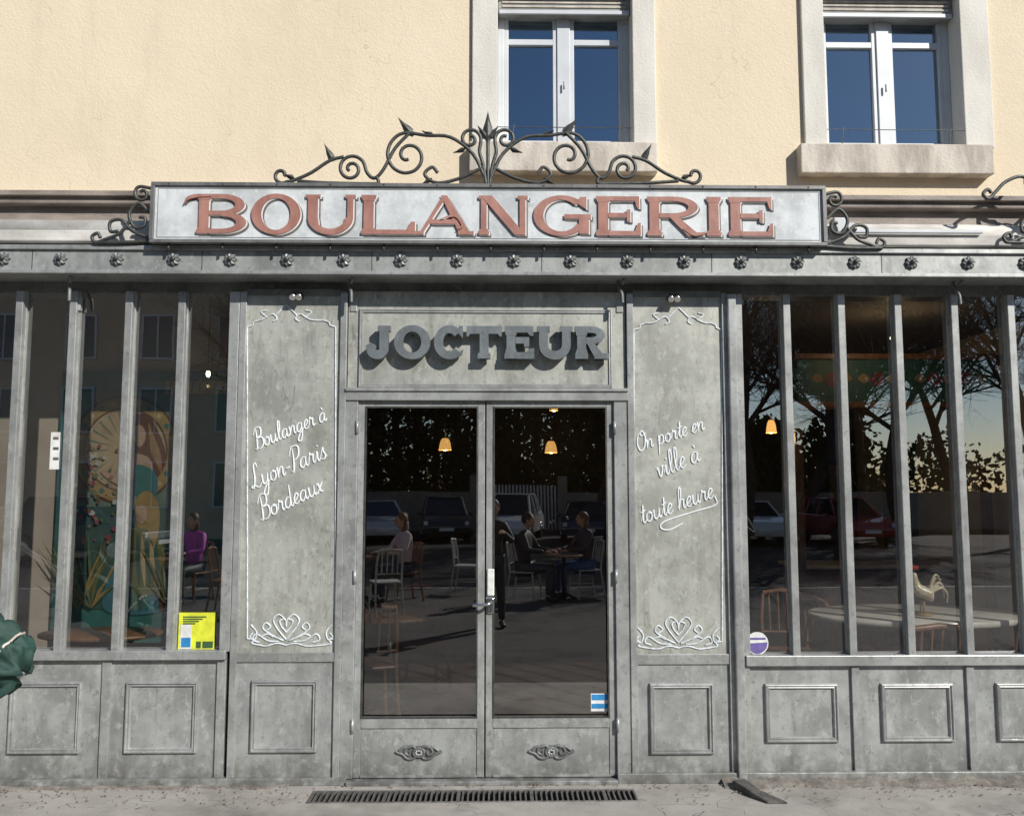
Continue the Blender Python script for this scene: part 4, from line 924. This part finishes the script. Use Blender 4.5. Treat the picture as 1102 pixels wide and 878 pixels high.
def bare_tree(seed,H):
    rnd=random.Random(seed);vs=[];fs=[]
    def seg(p,q,r0,r1,n):
        d=(q-p).normalized();a=d.orthogonal().normalized();b=d.cross(a);s=len(vs)
        for c,r in((p,r0),(q,r1)):
            for i in range(n):
                t=6.283*i/n;vs.append(c+(a*math.cos(t)+b*math.sin(t))*r)
        for i in range(n):fs.append((s+i,s+(i+1)%n,s+n+(i+1)%n,s+n+i))
    def br(p,d,L,r,dep):
        k=4 if dep<3 else 3;r1=r
        for i in range(k):
            d=(d+Vector((rnd.gauss(0,.13),rnd.gauss(0,.13),rnd.gauss(0,.07)+.03))).normalized();q=p+d*L/k;r2=r*(1-.5*(i+1)/k)
            seg(p,q,r1,r2,8 if dep==0 else (5 if dep<3 else 3));p=q;r1=r2
            if dep<5 and (dep>0 or i>1):
                for _ in range(1 if dep>2 else 2):
                    s=Vector((rnd.gauss(0,1),rnd.gauss(0,1),rnd.gauss(.25,.5))).normalized();br(p,(d*.75+s*.75).normalized(),L*rnd.uniform(.5,.68),r2*.62,dep+1)
        if dep<5:br(p,d,L*.62,r1*.9,dep+1)
    br(Vector((0,0,0)),Vector((0,0,1)),H*.45,H*.022,0)
    me=bpy.data.meshes.new('bare_tree');me.from_pydata([tuple(v) for v in vs],[],fs);me.update();me.materials.append(M_BARK);return me
tm=[bare_tree(1,11),bare_tree(5,12)]
for i,(x,y,s) in enumerate(((7.5,-21,1.0),(11.5,-23,1.1),(15,-26,1.1),(4.2,-29,1.1),(19,-25,1.2),(-5.5,-22.5,.95),(9.5,-33,1.3),(13,-31,1.2),(17,-34,1.3),(21,-33,1.2),(9,-17,.8),(10.6,-6.6,.8))):
    o=bpy.data.objects.new('bare_tree',tm[i%2]);o.location=(x,y,-.13);o.rotation_euler=(0,0,i*1.3);o.scale=(s,s,s);link(o)
M_FOL=mat('evergreen_foliage',(.035,.055,.022),(.07,.09,.035),3,.8)
rnd=random.Random(3);vs=[];fs=[]
def clump(cx,cy,cz,rx,ry,rz,n,s=.3):
    for _ in range(n):
        v=Vector((rnd.gauss(0,1),rnd.gauss(0,1),rnd.gauss(0,1))).normalized()*rnd.uniform(.2,1)**.5
        c=Vector((cx+v.x*rx,cy+v.y*ry,cz+v.z*rz));a=Vector((rnd.gauss(0,1),rnd.gauss(0,1),rnd.gauss(0,1))).normalized();b=a.orthogonal().normalized();q=s*rnd.uniform(.5,1.3)
        k=len(vs);vs.extend([c-a*q,c+b*q*.5,c+a*q,c-b*q*.5]);fs.append((k,k+1,k+2,k+3))
for k in range(26):
    x=-9+k*1.0+rnd.uniform(-.5,.5);y=-37+rnd.uniform(-4,3);H=rnd.uniform(10,16) if x<6 else rnd.uniform(2.5,4.5)
    for j in range(9):
        t=j/8;clump(x+rnd.uniform(-.8,.8),y+rnd.uniform(-.5,.5),.8+H*t*.9,1.9*(1.2-t*.7),1.9*(1.2-t*.7),1.2,320,.2)
for k in range(60):
    clump(-60+k*2.2,-52+rnd.uniform(-3,3),rnd.uniform(1,3.4),2.6,2,2.6,260,.3)
me=bpy.data.meshes.new('distant_trees');me.from_pydata([tuple(v) for v in vs],[],fs);me.update();me.materials.append(M_FOL)
link(bpy.data.objects.new('distant_trees',me))
curve('distant_tree_trunks',[[(-9+k*1.0,-37,-.1),(-9+k*1.0,-37,6)] for k in range(16)],.18,M_BARK,bpy.data.objects['distant_trees'])
# ------------------------------------------------------------ LIGHT
sd=Vector((.85,-1,.83)).normalized()
el=math.asin(sd.z);az=math.atan2(sd.x,sd.y)
w=bpy.data.worlds.new('World');scene.world=w;w.use_nodes=True;nt=w.node_tree
sky=nt.nodes.new('ShaderNodeTexSky');sky.sky_type='NISHITA';sky.sun_disc=False;sky.sun_elevation=el;sky.sun_rotation=az
sky.dust_density=.25;sky.air_density=1.0;sky.ozone_density=2.5
nt.links.new(sky.outputs[0],nt.nodes['Background'].inputs[0]);nt.nodes['Background'].inputs[1].default_value=.095
L=bpy.data.lights.new('sun','SUN');L.energy=5.0;L.angle=R(.5);L.color=(1,.965,.90)
o=link(bpy.data.objects.new('sun',L));o.rotation_euler=(-sd).to_track_quat('-Z','Y').to_euler();o.location=(5,-8,9)
cam=bpy.data.cameras.new('camera');cam.lens=36*FP/1102;cam.sensor_width=36;cam.clip_end=1500;cam.clip_start=.05
co=link(bpy.data.objects.new('camera',cam));co.location=CAM;co.rotation_euler=(R(90)+PIT,0,-YAW);scene.camera=co
scene.view_settings.view_transform='Standard';scene.view_settings.look='None';scene.view_settings.exposure=0
